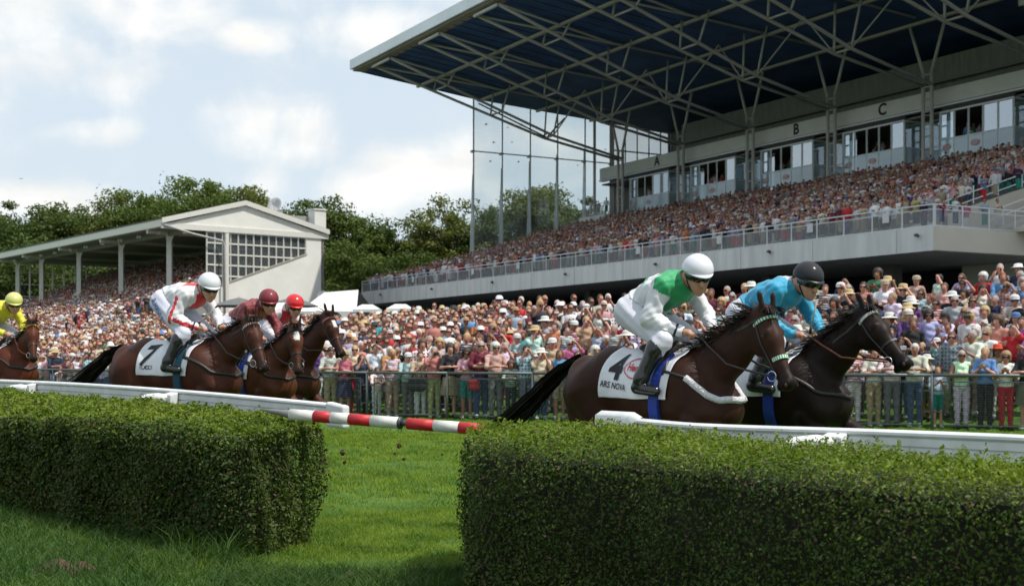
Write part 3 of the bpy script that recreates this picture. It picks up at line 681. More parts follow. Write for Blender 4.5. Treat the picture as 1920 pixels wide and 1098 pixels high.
# ---------------------------------------------------------------- the big grandstand
CONC = mat('painted concrete', (.64,.64,.62), .8, vary=.13, scale=1.6, stretch=(1,1,.16), bump=.1, bscale=4)
CREAM = mat('cream render', (.56,.52,.44), .8, vary=.06, scale=.5)
GREYST = mat('grey painted steel', (.46,.44,.41), .5, vary=.06)
PALEST = mat('galvanised rail', (.66,.67,.69), .45, vary=.06)
DARKIN = mat('undercroft shade black', (.012,.012,.012), .9)
BANDM = mat('pale band panel', (.58,.57,.52), .7, vary=.06, scale=.8)
REARW = mat('rear wall panel', (.20,.20,.18), .7, vary=.2, scale=1.2, stretch=(3,3,.4))
ROOFU = mat('blue roof decking', (.030,.085,.24), .55, vary=.35, scale=.5, c2=None)
EAVE = mat('eave sheet metal', (.66,.70,.73), .4, vary=.08, scale=.25, metal=.2)
EAVEU = mat('eave soffit', (.34,.31,.24), .7, vary=.1)
MESHM = mat('wire infill', (.38,.39,.40), .5)
PANE = glassmat('window glass', (.5,.7,.76), .45, .04, .42, (.42,.55,.60))
CLEARG = glassmat('clear glass wall', (.86,.93,.94), .16, .01, .10, (.7,.75,.76))
BLUEP = glassmat('bluish parapet glass', (.45,.62,.66), .70, .1, .14, (.40,.53,.56))
GS = empty('grandstand', S(36,13,3.9), 0, 'big grey grandstand with a blue cantilever roof, a packed upper tier and lettered bays', 'grandstand')
def gpart(mb, name, m=None, smooth=False, parent=GS, bevel=0):
    o = mb.build(name, m, None, smooth, bevel); o.parent = parent; o.matrix_parent_inverse = Matrix.Translation(-GS.location) if parent is GS else Matrix(); return o
def gsub(mb, name, m, par):
    o = mb.build(name, m); o.parent = par; return o
def sq(s0, s1, t0, t1, z0, z1, m=None, mb=None):
    mb = mb or MB(); A = [S(s0,t0,z0), S(s0,t0,z1), S(s0,t1,z1), S(s0,t1,z0)]; B = [S(s1,t0,z0), S(s1,t0,z1), S(s1,t1,z1), S(s1,t1,z0)]; return mb.hexa(A, B, m)
gpart(sq(-.35,72.5,0,4.0,6.9,8.1), 'deck', CONC)
gpart(sq(72.5,72.54,.02,12,6.92,8.08), 'deck_end', CREAM)
gpart(sq(0,72.4,4.0,27,6.9,7.3), 'deck_slab', CONC)
mb = MB()
for s0 in np.arange(3, 72, 6.1): sq(s0, s0+.02, -.012, .1, 6.92, 8.08, mb=mb)
gpart(mb, 'panel_joint', mat('joint', (.28,.28,.27), .9))
for s0 in np.arange(5.5, 72, 11.0):
    mb = MB(); q = S(s0, -.02, 7.75); mb.tube([q, S(s0,-.18,7.72), S(s0+.25,-.22,7.66)], .07, 8); gpart(mb, 'floodlight', mat('lamp body', (.05,.05,.05), .5))
# undercroft
mb = MB(); sq(0,90,11,11.4,3.9,6.88,mb=mb); gpart(mb, 'undercroft_wall', DARKIN)  # near-black wall colour stands for the shade under the deck
for s0 in np.arange(2, 73, 10.4):
    mb = MB(); sq(s0,s0+.7,5,5.7,3.9,6.9,mb=mb); gpart(mb, 'undercroft_pillar', mat('pillar concrete', (.14,.13,.12), .8))
mb = MB(); sq(66,80,9.5,9.9,3.9,6.88,mb=mb); gpart(mb, 'kiosk_wall', CREAM)
# tier
slope = 7.2/25.0; mb = MB()
for i in range(31):
    t0 = 2.2+i*.8; z = 8.1+(t0-1.6)*slope; sq(0,68,t0,t0+.8,7.3,z,mb=mb)
gpart(mb, 'terrace_steps', mat('terrace concrete', (.25,.25,.24), .85))
def tz(t): return 8.1+max(t-1.6, 0)*slope
# side wall of the tier and its stair rails
mb = MB(); mb.hexa([S(68,2.2,8.1), S(68,27,8.1), S(68,27,tz(27)+.25), S(68,2.2,8.35)], [S(68.25,2.2,8.1), S(68.25,27,8.1), S(68.25,27,tz(27)+.25), S(68.25,2.2,8.35)]); gpart(mb, 'tier_side_wall', CREAM)
gpart(sq(68.26,76,9,27,7.0,8.1), 'stair_landing', CREAM)
mb = MB(); mb.hexa([S(71,6,8.1), S(71,20,8.1), S(71,20,12.8), S(71,6,8.3)], [S(74.5,6,8.1), S(74.5,20,8.1), S(74.5,20,12.8), S(74.5,6,8.3)]); gpart(mb, 'side_stair', CREAM)
mb = MB()
for s0 in (68.1, 70.9, 74.4):
    for dz in (1.0, .55):
        a, b = (S(s0,3,8.3+dz), S(s0,26,tz(26)+.2+dz)) if s0 < 70 else (S(s0,6,8.3+dz), S(s0,20,12.8+dz)); mb.beam(a, b, .06, .06)
    for t0 in np.arange(4 if s0 < 70 else 7, 20, 2.0):
        z = tz(t0)+.2 if s0 < 70 else 8.3+(t0-6)*4.5/14; mb.beam(S(s0,t0,z), S(s0,t0,z+1), .05, .05)
gpart(mb, 'stair_rail', PALEST)
# front balustrade with wire infill
def balustrade(P0, P1, name, step=2.05, hgt=1.12):
    P0, P1 = Vector(P0), Vector(P1); L = (P1-P0).length; d = (P1-P0)/L; n = max(1, round(L/step)); mb = MB(); up = Vector((0,0,1))
    mb.beam(P0+up*hgt, P1+up*hgt, .07, .06); mb.beam(P0+up*(hgt-.24), P1+up*(hgt-.24), .05, .04); mb.beam(P0+up*.07, P1+up*.07, .05, .05)
    for i in range(n+1): q = P0+d*(L*i/n); mb.beam(q, q+up*hgt, .11, .05)
    o = gpart(mb, name, PALEST); mb = MB()
    for k in range(15): z = .13+k*.05; mb.beam(P0+up*z, P1+up*z, .012, .018)
    gpart(mb, 'wire_infill', MESHM)
balustrade(S(.3,.25,8.1), S(72.3,.25,8.1), 'balustrade'); balustrade(S(72.3,.35,8.1), S(72.3,12,8.1), 'balustrade')
for s0 in (12, 23.5, 31, 47, 55.5, 63.4, 69):
    mb = MB(); sq(s0,s0+.45,.14,.17,8.55,9.05,mb=mb); gpart(mb, 'notice_board', mat('white notice', (.6,.6,.6), .7))
# columns
TC = 27.3; COLS = [5.6+10.4*i for i in range(8)]
for sc in COLS:
    mb = MB()
    for g in (-.42, .42): mb.tube([S(sc+g,TC,7.3), S(sc+g,TC,23.6)], .15, 8)
    for z in np.arange(16.8, 23.8, .95): mb.beam(S(sc-.42,TC,z), S(sc+.42,TC,z), .09, .12)
    for g in (-1, 1): mb.tube([S(sc+.42*g,TC,23.6), S(sc+1.75*g,TC,27.4)], .13, 8)
    gpart(mb, 'column', GREYST, True)
def roofz(t): return 30.07-.11*min(t+.4, 13.2)-.058*max(t-12.8, 0)
# roof shell
mb = MB(); ts = [-.4, 3, 6.5, 10, 12.8, 18, 24, 31, 39.5]
for a, b in zip(ts[:-1], ts[1:]):
    A = [S(-.3,a,roofz(a)), S(-.3,b,roofz(b)), S(-.3,b,roofz(b)+.5), S(-.3,a,roofz(a)+.5)]; B = [S(86,a,roofz(a)), S(86,b,roofz(b)), S(86,b,roofz(b)+.5), S(86,a,roofz(a)+.5)]; mb.hexa(A, B)
gpart(mb, 'roof', ROOFU)
mb = MB()
for i in range(60):
    s0 = -.3+i*1.45; A = []
    mb.hexa([S(s0,-.1,roofz(0)-.05), S(s0,12.8,roofz(12.8)-.05), S(s0,12.8,roofz(12.8)+.02), S(s0,-.1,roofz(0)+.02)], [S(s0+.12,-.1,roofz(0)-.05), S(s0+.12,12.8,roofz(12.8)-.05), S(s0+.12,12.8,roofz(12.8)+.02), S(s0+.12,-.1,roofz(0)+.02)])
gpart(mb, 'roof_rib', ROOFU)
mb = MB()
for i in range(24):
    s0, s1 = -.45+i*3.6, -.45+(i+1)*3.6-.02; sq(s0, s1, -.75, -.45, 30.08, 31.0, mb=mb)
gpart(mb, 'eave_fascia', EAVE)
gpart(sq(-.44, 86, -.44, .9, 29.95, 30.02), 'eave_soffit', EAVEU)
gpart(sq(-.5, -.32, -.7, 39, 30.2, 30.3), 'verge_trim', GREYST)
bpy.data.objects.remove(bpy.data.objects['verge_trim'])
mb = MB()
for a, b in zip(ts[:-1], ts[1:]): mb.hexa([S(-.44,a,roofz(a)-.04), S(-.44,b,roofz(b)-.04), S(-.44,b,roofz(b)+.55), S(-.44,a,roofz(a)+.55)], [S(-.31,a,roofz(a)-.04), S(-.31,b,roofz(b)-.04), S(-.31,b,roofz(b)+.55), S(-.31,a,roofz(a)+.55)])
gpart(mb, 'verge_board', mat('dark verge', (.06,.07,.08), .6))
# cantilever trusses: two raking lower chords from the eave to each column head, webs up to the roof
def chz(t): return 29.7-(29.7-24.2)*t/18.5 if t < 18.5 else 24.2-(24.2-22.6)*(t-18.5)/8.8
def half(t): return 1.85-(1.85-.42)*t/27.3
for sc in COLS:
    mb = MB()
    for g in (-1, 1):
        pts = [S(sc+g*half(t), t, chz(t)) for t in (.1, 6.2, 12.4, 18.5, 27.2)]; mb.tube(pts, .14, 8)
    mb.tube([S(sc-1.85,.1,29.7), S(sc+1.85,.1,29.7)], .13, 8)
    for g in (-1, 1): mb.tube([S(sc+g*1.9,.1,29.7), S(sc,12.4,roofz(12.4)-.2), S(sc,26,roofz(26)-.2)], .10, 6)
    for t in (6.2, 12.4, 18.5):
        h = half(t); mb.tube([S(sc-h,t,chz(t)), S(sc+h,t,chz(t))], .09, 6)
        for g in (-1, 1): mb.tube([S(sc+g*h,t,chz(t)), S(sc+g*(h+.5),t+.6,roofz(t)-.12)], .10, 6)
    gpart(mb, 'cantilever_truss', GREYST, True)
    mb = MB(); mb.tube([S(sc-1.95,-.06,29.62), S(sc+1.95,-.06,29.62)], .15, 8); gpart(mb, 'truss_tip', mat('pale tip tube', (.5,.5,.48), .5), True)
for t, w in ((6.5,.30),(13.5,.30),(20.5,.26),(27.3,.3)):
    mb = MB(); mb.beam(S(-.2,t,roofz(t)-.2), S(86,t,roofz(t)-.2), w, .22)
    gpart(mb, 'purlin_beam', GREYST)
for i in range(len(COLS)-1):
    a, b = COLS[i], COLS[i+1]
    for t in (18.5,):
        mb = MB(); mb.tube([S(a+half(t),t,chz(t)), S((a+b)/2,t+1,roofz(t)-.2), S(b-half(t),t,chz(t))], .07, 6); gpart(mb, 'cross_brace', GREYST, True)
mb = MB(); mb.tube([S(-.2,13.5,roofz(13)-.5), S(5.2,18.5,24.2)], .09, 6); mb.tube([S(-.2,24,roofz(24)-.4), S(5.2,18.5,24.2)], .09, 6); gpart(mb, 'end_brace', mat('dark steel', (.06,.06,.06), .5), True)
# lettered band and the glazed boxes
TB = 28.4
def band_z(s): return 21.2, 22.4
gpart(sq(0, 86, TB, TB+.3, 21.2, 22.4), 'letter_band', BANDM)
gpart(sq(0, 86, TB-.12, TB+.5, 20.98, 21.12), 'band_gutter', PALEST)
gpart(sq(0, 86, 38, 38.3, 3.9, roofz(38)), 'rear_wall', REARW)
gpart(sq(0, 86, 30.5, 38, 22.1, 22.3), 'box_roof', mat('dark felt', (.04,.04,.04), .9))
mb = MB()
for s0 in np.arange(0, 86, 2.6): sq(s0, s0+.12, 37.6, 37.9, 22.4, roofz(38)-.1, mb=mb)
mb.beam(S(8,33,24.3), S(86,33,24.3), .25, .25); mb.beam(S(8,31.5,23.0), S(86,31.5,23.0), .15, .15)
gpart(mb, 'rear_stud', mat('rear stud steel', (.17,.17,.16), .6))
mb = MB(); sq(8, 86, 33.5, 33.7, 22.3, 26.4, mb=mb); gpart(mb, 'plant_screen', REARW)
for ch, px_s in (('A', COLS[0]+5.0), ('B', COLS[2]+4.9), ('C', COLS[3]+4.7)):
    Vt, Ft = text_verts(ch, 1.32, .042, 1.0); mb = MB(); mb.add([S(px_s+a, TB-.03, 21.8+b) for a, b in Vt], Ft); gpart(mb, 'bay_letter', mat('letter black', (.02,.02,.02), .7))
for i, sc in enumerate(COLS):
    s0, s1 = sc+.45, sc+7.2
    bay = MB(); w = (s1-s0)/5
    z0, z1, z2 = 17.06, 18.4, 20.5
    fr = MB()
    for k in range(6): fr.beam(S(s0+k*w,TB-.2,z0), S(s0+k*w,TB-.2,z2), .12, .12)
    for z, hh in ((z0,.12),(z1,.10),(z2,.14)): fr.beam(S(s0-.06,TB-.2,z), S(s1+.06,TB-.2,z), .14, hh)
    fr.beam(S(s1,TB-.2,z1), S(s1,TB+1.8,z1), .1, .1); fr.beam(S(s1,TB-.2,z2), S(s1,TB+1.8,z2), .1, .12); fr.beam(S(s1,TB+1.8,z0), S(s1,TB+1.8,z2), .12, .12)
    fr.beam(S(s1,TB+1.8,z1), S(sc+10.4,TB+1.8,z1), .08, .08); fr.beam(S(s1,TB+1.8,z2), S(sc+10.4,TB+1.8,z2), .08, .08)
    f = gpart(fr, 'bay_frame', PALEST)
    for k in ((0, 4) if i % 2 else (0, 3, 4)):
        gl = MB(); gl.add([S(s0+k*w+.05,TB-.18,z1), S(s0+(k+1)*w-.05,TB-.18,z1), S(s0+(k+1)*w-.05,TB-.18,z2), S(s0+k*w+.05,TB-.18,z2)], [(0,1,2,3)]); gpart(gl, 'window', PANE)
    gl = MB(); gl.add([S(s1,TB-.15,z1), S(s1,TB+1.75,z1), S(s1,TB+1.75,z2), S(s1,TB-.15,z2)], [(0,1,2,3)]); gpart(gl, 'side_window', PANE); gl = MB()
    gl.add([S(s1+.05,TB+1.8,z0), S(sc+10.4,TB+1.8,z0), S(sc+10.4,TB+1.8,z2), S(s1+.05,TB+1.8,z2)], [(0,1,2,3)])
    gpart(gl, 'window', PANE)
    pl = MB(); pl.add([S(s0,TB-.24,z0), S(s1,TB-.24,z0), S(s1,TB-.24,z1), S(s0,TB-.24,z1)], [(0,1,2,3)]); pl.add([S(s1+.02,TB-.2,z0), S(s1+.02,TB+1.8,z0), S(s1+.02,TB+1.8,z1), S(s1+.02,TB-.2,z1)], [(0,1,2,3)]); gpart(pl, 'parapet_glass', BLUEP)
    for sl in (s0+w*.5, s0+w*2.5):     # small oval red-and-white badges on the glass
        lm = MB(); n_ = 18; ro = [S(sl+.42*math.cos(2*math.pi*k/n_), TB-.27, 17.75+.22*math.sin(2*math.pi*k/n_)) for k in range(n_)]; lm.add(ro, [tuple(range(n_))]); b1 = gpart(lm, 'badge', mat('badge red', (.5,.10,.12), .6))
        lm = MB(); ro = [S(sl+.34*math.cos(2*math.pi*k/n_), TB-.275, 17.75+.16*math.sin(2*math.pi*k/n_)) for k in range(n_)]; lm.add(ro, [tuple(range(n_))]); gpart(lm, 'badge_field', mat('badge white', (.6,.58,.58), .6))
        Vt, Ft = text_verts('Henkel', .22, .002, .9); mb = MB(); mb.add([S(sl+a, TB-.28, 17.75+b) for a, b in Vt], Ft); gpart(mb, 'badge_lettering', mat('badge red', (.5,.10,.12), .6))
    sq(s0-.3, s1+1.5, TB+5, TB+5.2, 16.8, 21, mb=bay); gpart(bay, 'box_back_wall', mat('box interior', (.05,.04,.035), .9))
    sl = MB()
    for k in range(3): sq(s0, s1, TB-.1+k*.02, TB+.1+k*.02, 20.62+k*.11, 20.67+k*.11, mb=sl)
    gpart(sl, 'louvre', mat('dark louvre', (.10,.10,.10), .6))
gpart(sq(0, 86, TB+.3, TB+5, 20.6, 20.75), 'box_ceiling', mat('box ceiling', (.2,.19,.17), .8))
gpart(sq(0, 86, 27.2, 33.6, 7.3, 16.4), 'box_floor', mat('box floor', (.1,.1,.1), .9))
# glazed end wall
gt = [12.8, 16.2, 19.6, 23.0, 26.5, 30.0]; mb = MB()
for i, t in enumerate(gt):
    top = roofz(t); bot = tz(min(t, 26))-.2; mb.beam(S(0,t,bot), S(0,t,top), .16, .16)
    mb.beam(S(-.55,t,bot), S(-.2,t,bot+9.5 if i < 5 else 21), .10, .10) ; mb.box(S(-.25,t,23.1), (.5,.25,.25), SRZ)
    mb.beam(S(-.5,t,bot), S(-.5,t,22.9), .09, .30) if False else None
gpart(mb, 'glass_wall_post', mat('glass wall steel', (.40,.42,.42), .45))
mb = MB(); mb.beam(S(0,12.6,23.1), S(0,30.2,23.1), .16, .10); gpart(mb, 'transom', GREYST)
mb = MB()
for a, b in zip(gt[:-1], gt[1:]): mb.add([S(-.08,a+.08,tz(min(a,26))), S(-.08,b-.08,tz(min(b,26))), S(-.08,b-.08,roofz(b)-.1), S(-.08,a+.08,roofz(a)-.1)], [(0,1,2,3)])
gpart(mb, 'glass_wall', CLEARG)
fin = MB()
for t in gt: fin.add([S(-.02,t,tz(min(t,26))), S(-.95,t,tz(min(t,26))), S(-.5,t,19), S(-.02,t,22.9)], [(0,1,2,3)])
gpart(fin, 'glass_fin', glassmat('fin glass', (.8,.86,.86), .65, .05, .15, (.7,.74,.74)))
mb = MB(); mb.beam(S(0,30,3.9), S(0,30,roofz(30)), .5, .5); mb.beam(S(.2,27.6,16), S(.2,27.6,roofz(27)), .3, .3); gpart(mb, 'end_pier', GREYST)
mb = MB()
for t in np.arange(30.2, 38.2, 1.6): mb.beam(S(0,t,22.2), S(0,t,roofz(t)), .12, .12)
for z in (22.6, 24.6): mb.beam(S(0,30,z), S(0,38,z), .1, .14)
gpart(mb, 'end_window_frame', mat('dark steel', (.06,.06,.06), .5))
mb = MB(); mb.add([S(.02,30.3,22.4), S(.02,38,22.4), S(.02,38,roofz(38)), S(.02,30.3,roofz(30))], [(0,1,2,3)]); gpart(mb, 'end_window', glassmat('frosted pane', (.8,.82,.8), .35, .3, .1))
gpart(sq(0,.3,30.3,38,3.9,22.1), 'end_wall', CONC)
# bird silhouettes on the glass wall
bi = MB()
for (t, z, sz) in ((14.3,26.0,.30),(15.2,24.2,.28),(18.6,26.3,.33),(17.4,24.4,.2),(21.6,25.6,.25),(22.6,25.6,.22),(24.9,24.6,.30),(28.0,24.4,.2),(29.2,24.6,.2),(14.8,22.2,.24),(18.2,22.4,.24),(28.9,22.4,.28),(25.6,22.6,.2),(16.9,25.9,.18)):
    p = lambda a, b: S(-.10, t+a*sz*2, z+b*sz*2)
    bi.add([p(-.5,-.12), p(-.1,.05), p(.05,.35), p(.15,.08), p(.55,.12), p(.15,-.06), p(-.05,-.2), p(-.08,-.04)], [(0,1,7),(1,2,3),(1,3,5),(3,4,5),(1,5,7),(7,5,6)])
gpart(bi, 'bird_sticker', mat('sticker black', (.01,.01,.01), .7))
# upper right service balcony
mb = MB()
for z in (24.6, 25.3): mb.beam(S(55,30,z), S(80,30,z), .06, .08)
gpart(mb, 'service_rail', GREYST); gpart(sq(58.2,59.6,24,24.2,25.6,26.3), 'monitor', mat('monitor white', (.5,.5,.48), .6))
# small viewing platform at the left end
balustrade(S(1.0,25.6,16.9), S(5,25.6,16.9), 'balustrade', 1.3); gpart(sq(.2,5.2,25.6,28,15.2,16.85), 'viewing_platform', CONC)
# ---------------------------------------------------------------- the old white stand on the left
WHITE = mat('white painted render', (.76,.75,.70), .75, vary=.06, scale=.7, bump=.05, bscale=6)
WFRAME = mat('white window frame', (.66,.65,.60), .6, vary=.05)
LROOF = mat('grey roof felt', (.12,.115,.11), .85, vary=.2, scale=1)
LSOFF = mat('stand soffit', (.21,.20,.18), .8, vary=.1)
LS = empty('old_stand', Lp(20,8,3.9), 0, 'old white grandstand with a shallow gable end, grid windows and slender columns', 'grandstand')
def lpart(mb, name, m=None, smooth=False):
    o = mb.build(name, m, None, smooth); o.parent = LS; o.matrix_parent_inverse = Matrix.Translation(-LS.location); return o
def lq(s0, s1, t0, t1, z0, z1, mb=None):
    mb = mb or MB(); return mb.hexa([Lp(s0,t0,z0), Lp(s0,t0,z1), Lp(s0,t1,z1), Lp(s0,t1,z0)], [Lp(s1,t0,z0), Lp(s1,t0,z1), Lp(s1,t1,z1), Lp(s1,t1,z0)])
PK, EZ = 14.75, 12.75
def lroof(s0, s1, dz0, dz1, ov=0.0, mb=None):
    mb = mb or MB()
    for a, b, za, zb in ((-ov, 7.4, EZ, PK), (7.4, 15.5+ov, PK, EZ)):
        mb.hexa([Lp(s0,a,za+dz0), Lp(s0,a,za+dz1), Lp(s0,b,zb+dz1), Lp(s0,b,zb+dz0)], [Lp(s1,a,za+dz0), Lp(s1,a,za+dz1), Lp(s1,b,zb+dz1), Lp(s1,b,zb+dz0)])
    return mb
lpart(lroof(-.25, 43.5, .30, .42, .15), 'roof', LROOF)
mb = lroof(-.30, .0, -.02, .40, .12); lpart(mb, 'barge_board', WFRAME)
lpart(lq(-.12, .1, -.1, 15.6, EZ-.42, EZ+.04), 'gable_beam', WFRAME)
mb = MB(); mb.add([Lp(-.05,.5,EZ+.02), Lp(-.05,15,EZ+.02), Lp(-.05,7.4,PK-.05)], [(0,1,2)]); lpart(mb, 'pediment', WHITE)
lpart(lq(0, 43.3, -.12, .1, EZ-.28, EZ+.32), 'eave_board', WFRAME)
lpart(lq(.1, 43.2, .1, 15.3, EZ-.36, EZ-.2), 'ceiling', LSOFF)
sl_ = .37
def ltz(t): return 6.35+(t-2)*sl_
mb = MB()
for i in range(25):
    t0 = -5.5+i*.8; lq(.3 if t0 > 3.5 else -.5, 43, t0, t0+.8, 3.0, ltz(t0), mb)
lpart(mb, 'terrace_steps', mat('terrace concrete', (.25,.25,.24), .85))
# gable wall, its solid part under the raking sill and the glazing above
wt0, wt1 = 4.0, 14.9
mb = MB(); a, b = Lp(0,wt0,0), Lp(0,wt1,0)
def wallz(t): return 7.35+(t-4.0)*.37
mb.hexa([Lp(0,wt0,3.3), Lp(0,13.4,3.3), Lp(0,13.4,wallz(13.4)), Lp(0,wt0,wallz(wt0))], [Lp(.3,wt0,3.3), Lp(.3,13.4,3.3), Lp(.3,13.4,wallz(13.4)), Lp(.3,wt0,wallz(wt0))]); lq(0,.3,13.4,wt1+.3,3.3,EZ-.42,mb)
lpart(mb, 'gable_wall', WHITE)
mb = MB(); mb.hexa([Lp(-.06,wt0,wallz(wt0)-.02), Lp(-.06,13.45,wallz(13.45)-.02), Lp(-.06,13.45,wallz(13.45)+.1), Lp(-.06,wt0,wallz(wt0)+.1)], [Lp(.33,wt0,wallz(wt0)-.02), Lp(.33,13.45,wallz(13.45)-.02), Lp(.33,13.45,wallz(13.45)+.1), Lp(.33,wt0,wallz(wt0)+.1)]); lpart(mb, 'raking_sill', mat('weathered sill', (.35,.32,.27), .8))
mb = MB(); n = 13; wd_ = (13.4-wt0)/n
for k in range(n+1):
    t = wt0+k*wd_; z0 = wallz(t); hh = .20 if k % 2 == 0 else .10; mb.beam(Lp(.12,t,z0), Lp(.12,t,EZ-.4), hh, .1)
for r in range(6):
    z = EZ-.42-.02-r*.92; t1 = min(13.4, 4+(z-7.35)/.37)
    if t1 > wt0+.3: mb.beam(Lp(.12,wt0,z), Lp(.12,t1,z), .08, .13)
lpart(mb, 'grid_window', WFRAME)
mb = MB(); mb.add([Lp(.14,wt0,wallz(wt0)), Lp(.14,13.4,wallz(13.4)), Lp(.14,13.4,EZ-.4), Lp(.14,wt0,EZ-.4)], [(0,1,2,3)]); lpart(mb, 'window_glass', glassmat('dusky window glass', (.45,.45,.42), .12, .08, .14))
mb = MB(); lq(-.3,.0,5.52,5.82,3.3,EZ-.5,mb); lpart(mb, 'pilaster', WFRAME)
mb = MB(); mb.tube([Lp(-.2,.1,EZ-.15), Lp(-.35,2.5,EZ-.75), Lp(-.4,5.2,EZ-1.2), Lp(-.45,5.35,EZ-1.6), Lp(-.45,5.35,3.6)], .09, 8); lpart(mb, 'downpipe', mat('grey downpipe', (.4,.4,.39), .5), True)
for i, s0 in enumerate((3.1, 13.7, 24.4, 35.3, 43.0)):
    mb = MB(); mb.beam(Lp(s0,2,5.4), Lp(s0,2,EZ-.3), .42, .42)
    for g in (-1, 1):
        pts = [Lp(s0+g*(.2+2.2*(1-math.cos(a))), 2, EZ-.4-1.25*(1-math.sin(a))) for a in np.linspace(0, math.pi/2, 7)]
        for q0, q1 in zip(pts[:-1], pts[1:]): mb.add([q0, q1, Vector((q1.x, q1.y, EZ-.3)), Vector((q0.x, q0.y, EZ-.3))], [(0,1,2,3)])
    for q in (1,): mb.beam(Lp(s0,0,EZ-.45), Lp(s0,14.8,EZ-.45), .3, .35)
    lpart(mb, 'column', mat('old stand column', (.55,.54,.50), .7))
mb = lq(0,43,1.8,2.2,EZ-.75,EZ-.3); lpart(mb, 'arcade_beam', LSOFF)
for s0 in np.arange(2, 43, 4.2):
    mb = MB(); mb.lathe([(.02,-.2),(.14,-.2),(.11,.0),(.03,.05)], Lp(s0,.7,EZ-.55), 8); mb.box(Lp(s0+.5,.7,EZ-.6), (.18,.18,.22), LRZ); lpart(mb, 'floodlight', mat('small flood lamp', (.4,.4,.38), .4))
# rear wall with small bright windows; glazed far end
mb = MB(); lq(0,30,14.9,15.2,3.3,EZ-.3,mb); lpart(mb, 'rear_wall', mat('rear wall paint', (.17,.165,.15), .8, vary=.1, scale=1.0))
for s0 in (4,5.2,8,9,10,15,16.1,17.2,21,22,25.5,26.4):
    mb = lq(s0,s0+.55,14.80,14.88,10.5,11.4); lpart(mb, 'rear_window', mat('daylight glow pane', (.6,.6,.55), .5, emit=(.55,.56,.52)))  # panes emit a glow that stands for daylight behind them
mb = MB()
for k in range(11): t = 2+k*1.25; mb.beam(Lp(43,t,ltz(t)), Lp(43,t,EZ-.4), .14, .14)
for z in (7.2,8.5,9.8,11.1): mb.beam(Lp(43,min(14,2+(max(z-6.35,0))/sl_) if False else 2,z), Lp(43,14.5,z), .09, .09)
mb.beam(Lp(43,2,ltz(2)+.3), Lp(43,14.5,ltz(14.5)+.3), .3, .5); lpart(mb, 'far_end_window', WFRAME)
tag(None, None) if False else None
mb = MB(); mb.box(Lp(-.3+1.0,14.9,13.75), (1.15,1.15,2.3), LRZ); mb.box(Lp(.7,14.9,14.95), (1.3,1.3,.12), LRZ); ch = tag(mb.build('chimney', WHITE), None); ch.parent = LS; ch.matrix_parent_inverse = Matrix.Translation(-LS.location)
mb = MB(); mb.hexa([Lp(1.2,11.3,13.5), Lp(1.2,14.6,13.0), Lp(1.2,14.6,14.4), Lp(1.2,11.3,14.35)], [Lp(4,11.3,13.5), Lp(4,14.6,13.0), Lp(4,14.6,14.4), Lp(4,11.3,14.35)]); lpart(mb, 'dormer', mat('grey slate', (.3,.3,.3), .8))
def dish(loc, r, label):
    t = empty('satellite_dish', loc, 0, label, 'satellite dish'); mb = MB(); mb.lathe([(0,0),(r*.5,.06*r),(r*.8,.18*r),(r,.34*r),(r*.97,.36*r),(r*.5,.1*r),(0,.05*r)], (0,0,0), 20)
    o = mb.build('reflector', mat('dish grey', (.5,.5,.5), .5), t, True); o.rotation_euler = (math.radians(72), 0, math.radians(-25)); mb = MB(); mb.tube([(0,.05,0),(0,.15,-.5),(0,.15,-r*1.6)], .05, 6); mb.tube([(0,0,-r*.8),(-.1,-r*.9,-.1)], .03, 5); mb.build('mast', GREYST, t, True)
dish(Lp(.9,10.9,15.0), .75, 'grey satellite dish on the roof ridge of the old white stand')
dish(at(606,557,112), .55, 'small grey dish beside the white wall above the marquee')
# ---------------------------------------------------------------- marquee, umbrellas, small canopies
tw = mat('tent fabric', (.70,.70,.68), .7, vary=.04, scale=.8, bump=.15, bscale=2)
MQ = empty('marquee', (-13.5,101,3.9), 0, 'long white marquee roof between the old stand and the big stand', 'marquee')
def mpart(mb, n, m): o = mb.build(n, m); o.parent = MQ; o.matrix_parent_inverse = Matrix.Translation(-MQ.location); return o
A_, B_, C_, D_ = at(552,583,98), at(668,583,98), at(672,543,103), at(608,548,103)
mb = MB(); mb.grid([[tuple(A_.lerp(B_, i/8)+Vector((0,0,-.05*(i % 2)))) for i in range(9)], [tuple(A_.lerp(B_, i/8).lerp(D_.lerp(C_, i/8), .5)+Vector((0,0,-.12))) for i in range(9)], [tuple(D_.lerp(C_, i/8)) for i in range(9)]])
mb.add([D_, C_, C_+Vector((1,6,-2)), D_+Vector((-1,6,-2))], [(0,1,2,3)]); mpart(mb, 'roof_sheet', tw)
mb = MB(); mb.add([A_, B_, B_+Vector((0,.1,-2.2)), A_+Vector((0,.1,-2.2))], [(0,1,2,3)]); mpart(mb, 'side_sheet', tw)
for px, lab in ((448,'grey fabric umbrella nearest the downpipe of the old stand'), (500,'dark grey umbrella behind the maroon-capped jockey'), (548,'flat grey umbrella behind the jockey with the shiny red cap')):
    c = at(px, 572, 93); t = empty('umbrella', (c.x, c.y, 3.7), .3, lab, 'umbrella', 'umbrellas by the old stand'); mb = MB()
    mb.lathe([(.05,2.35),(1.0,2.1),(1.9,1.75),(1.88,1.68),(1.0,2.05),(.05,2.3)], (0,0,0), 8); mb.build('canopy', mat('umbrella grey', (.13,.135,.14), .8, vary=.15), t); mb = MB(); mb.tube([(0,0,0),(0,0,2.45)], .035, 6); mb.build('pole', PALEST, t)
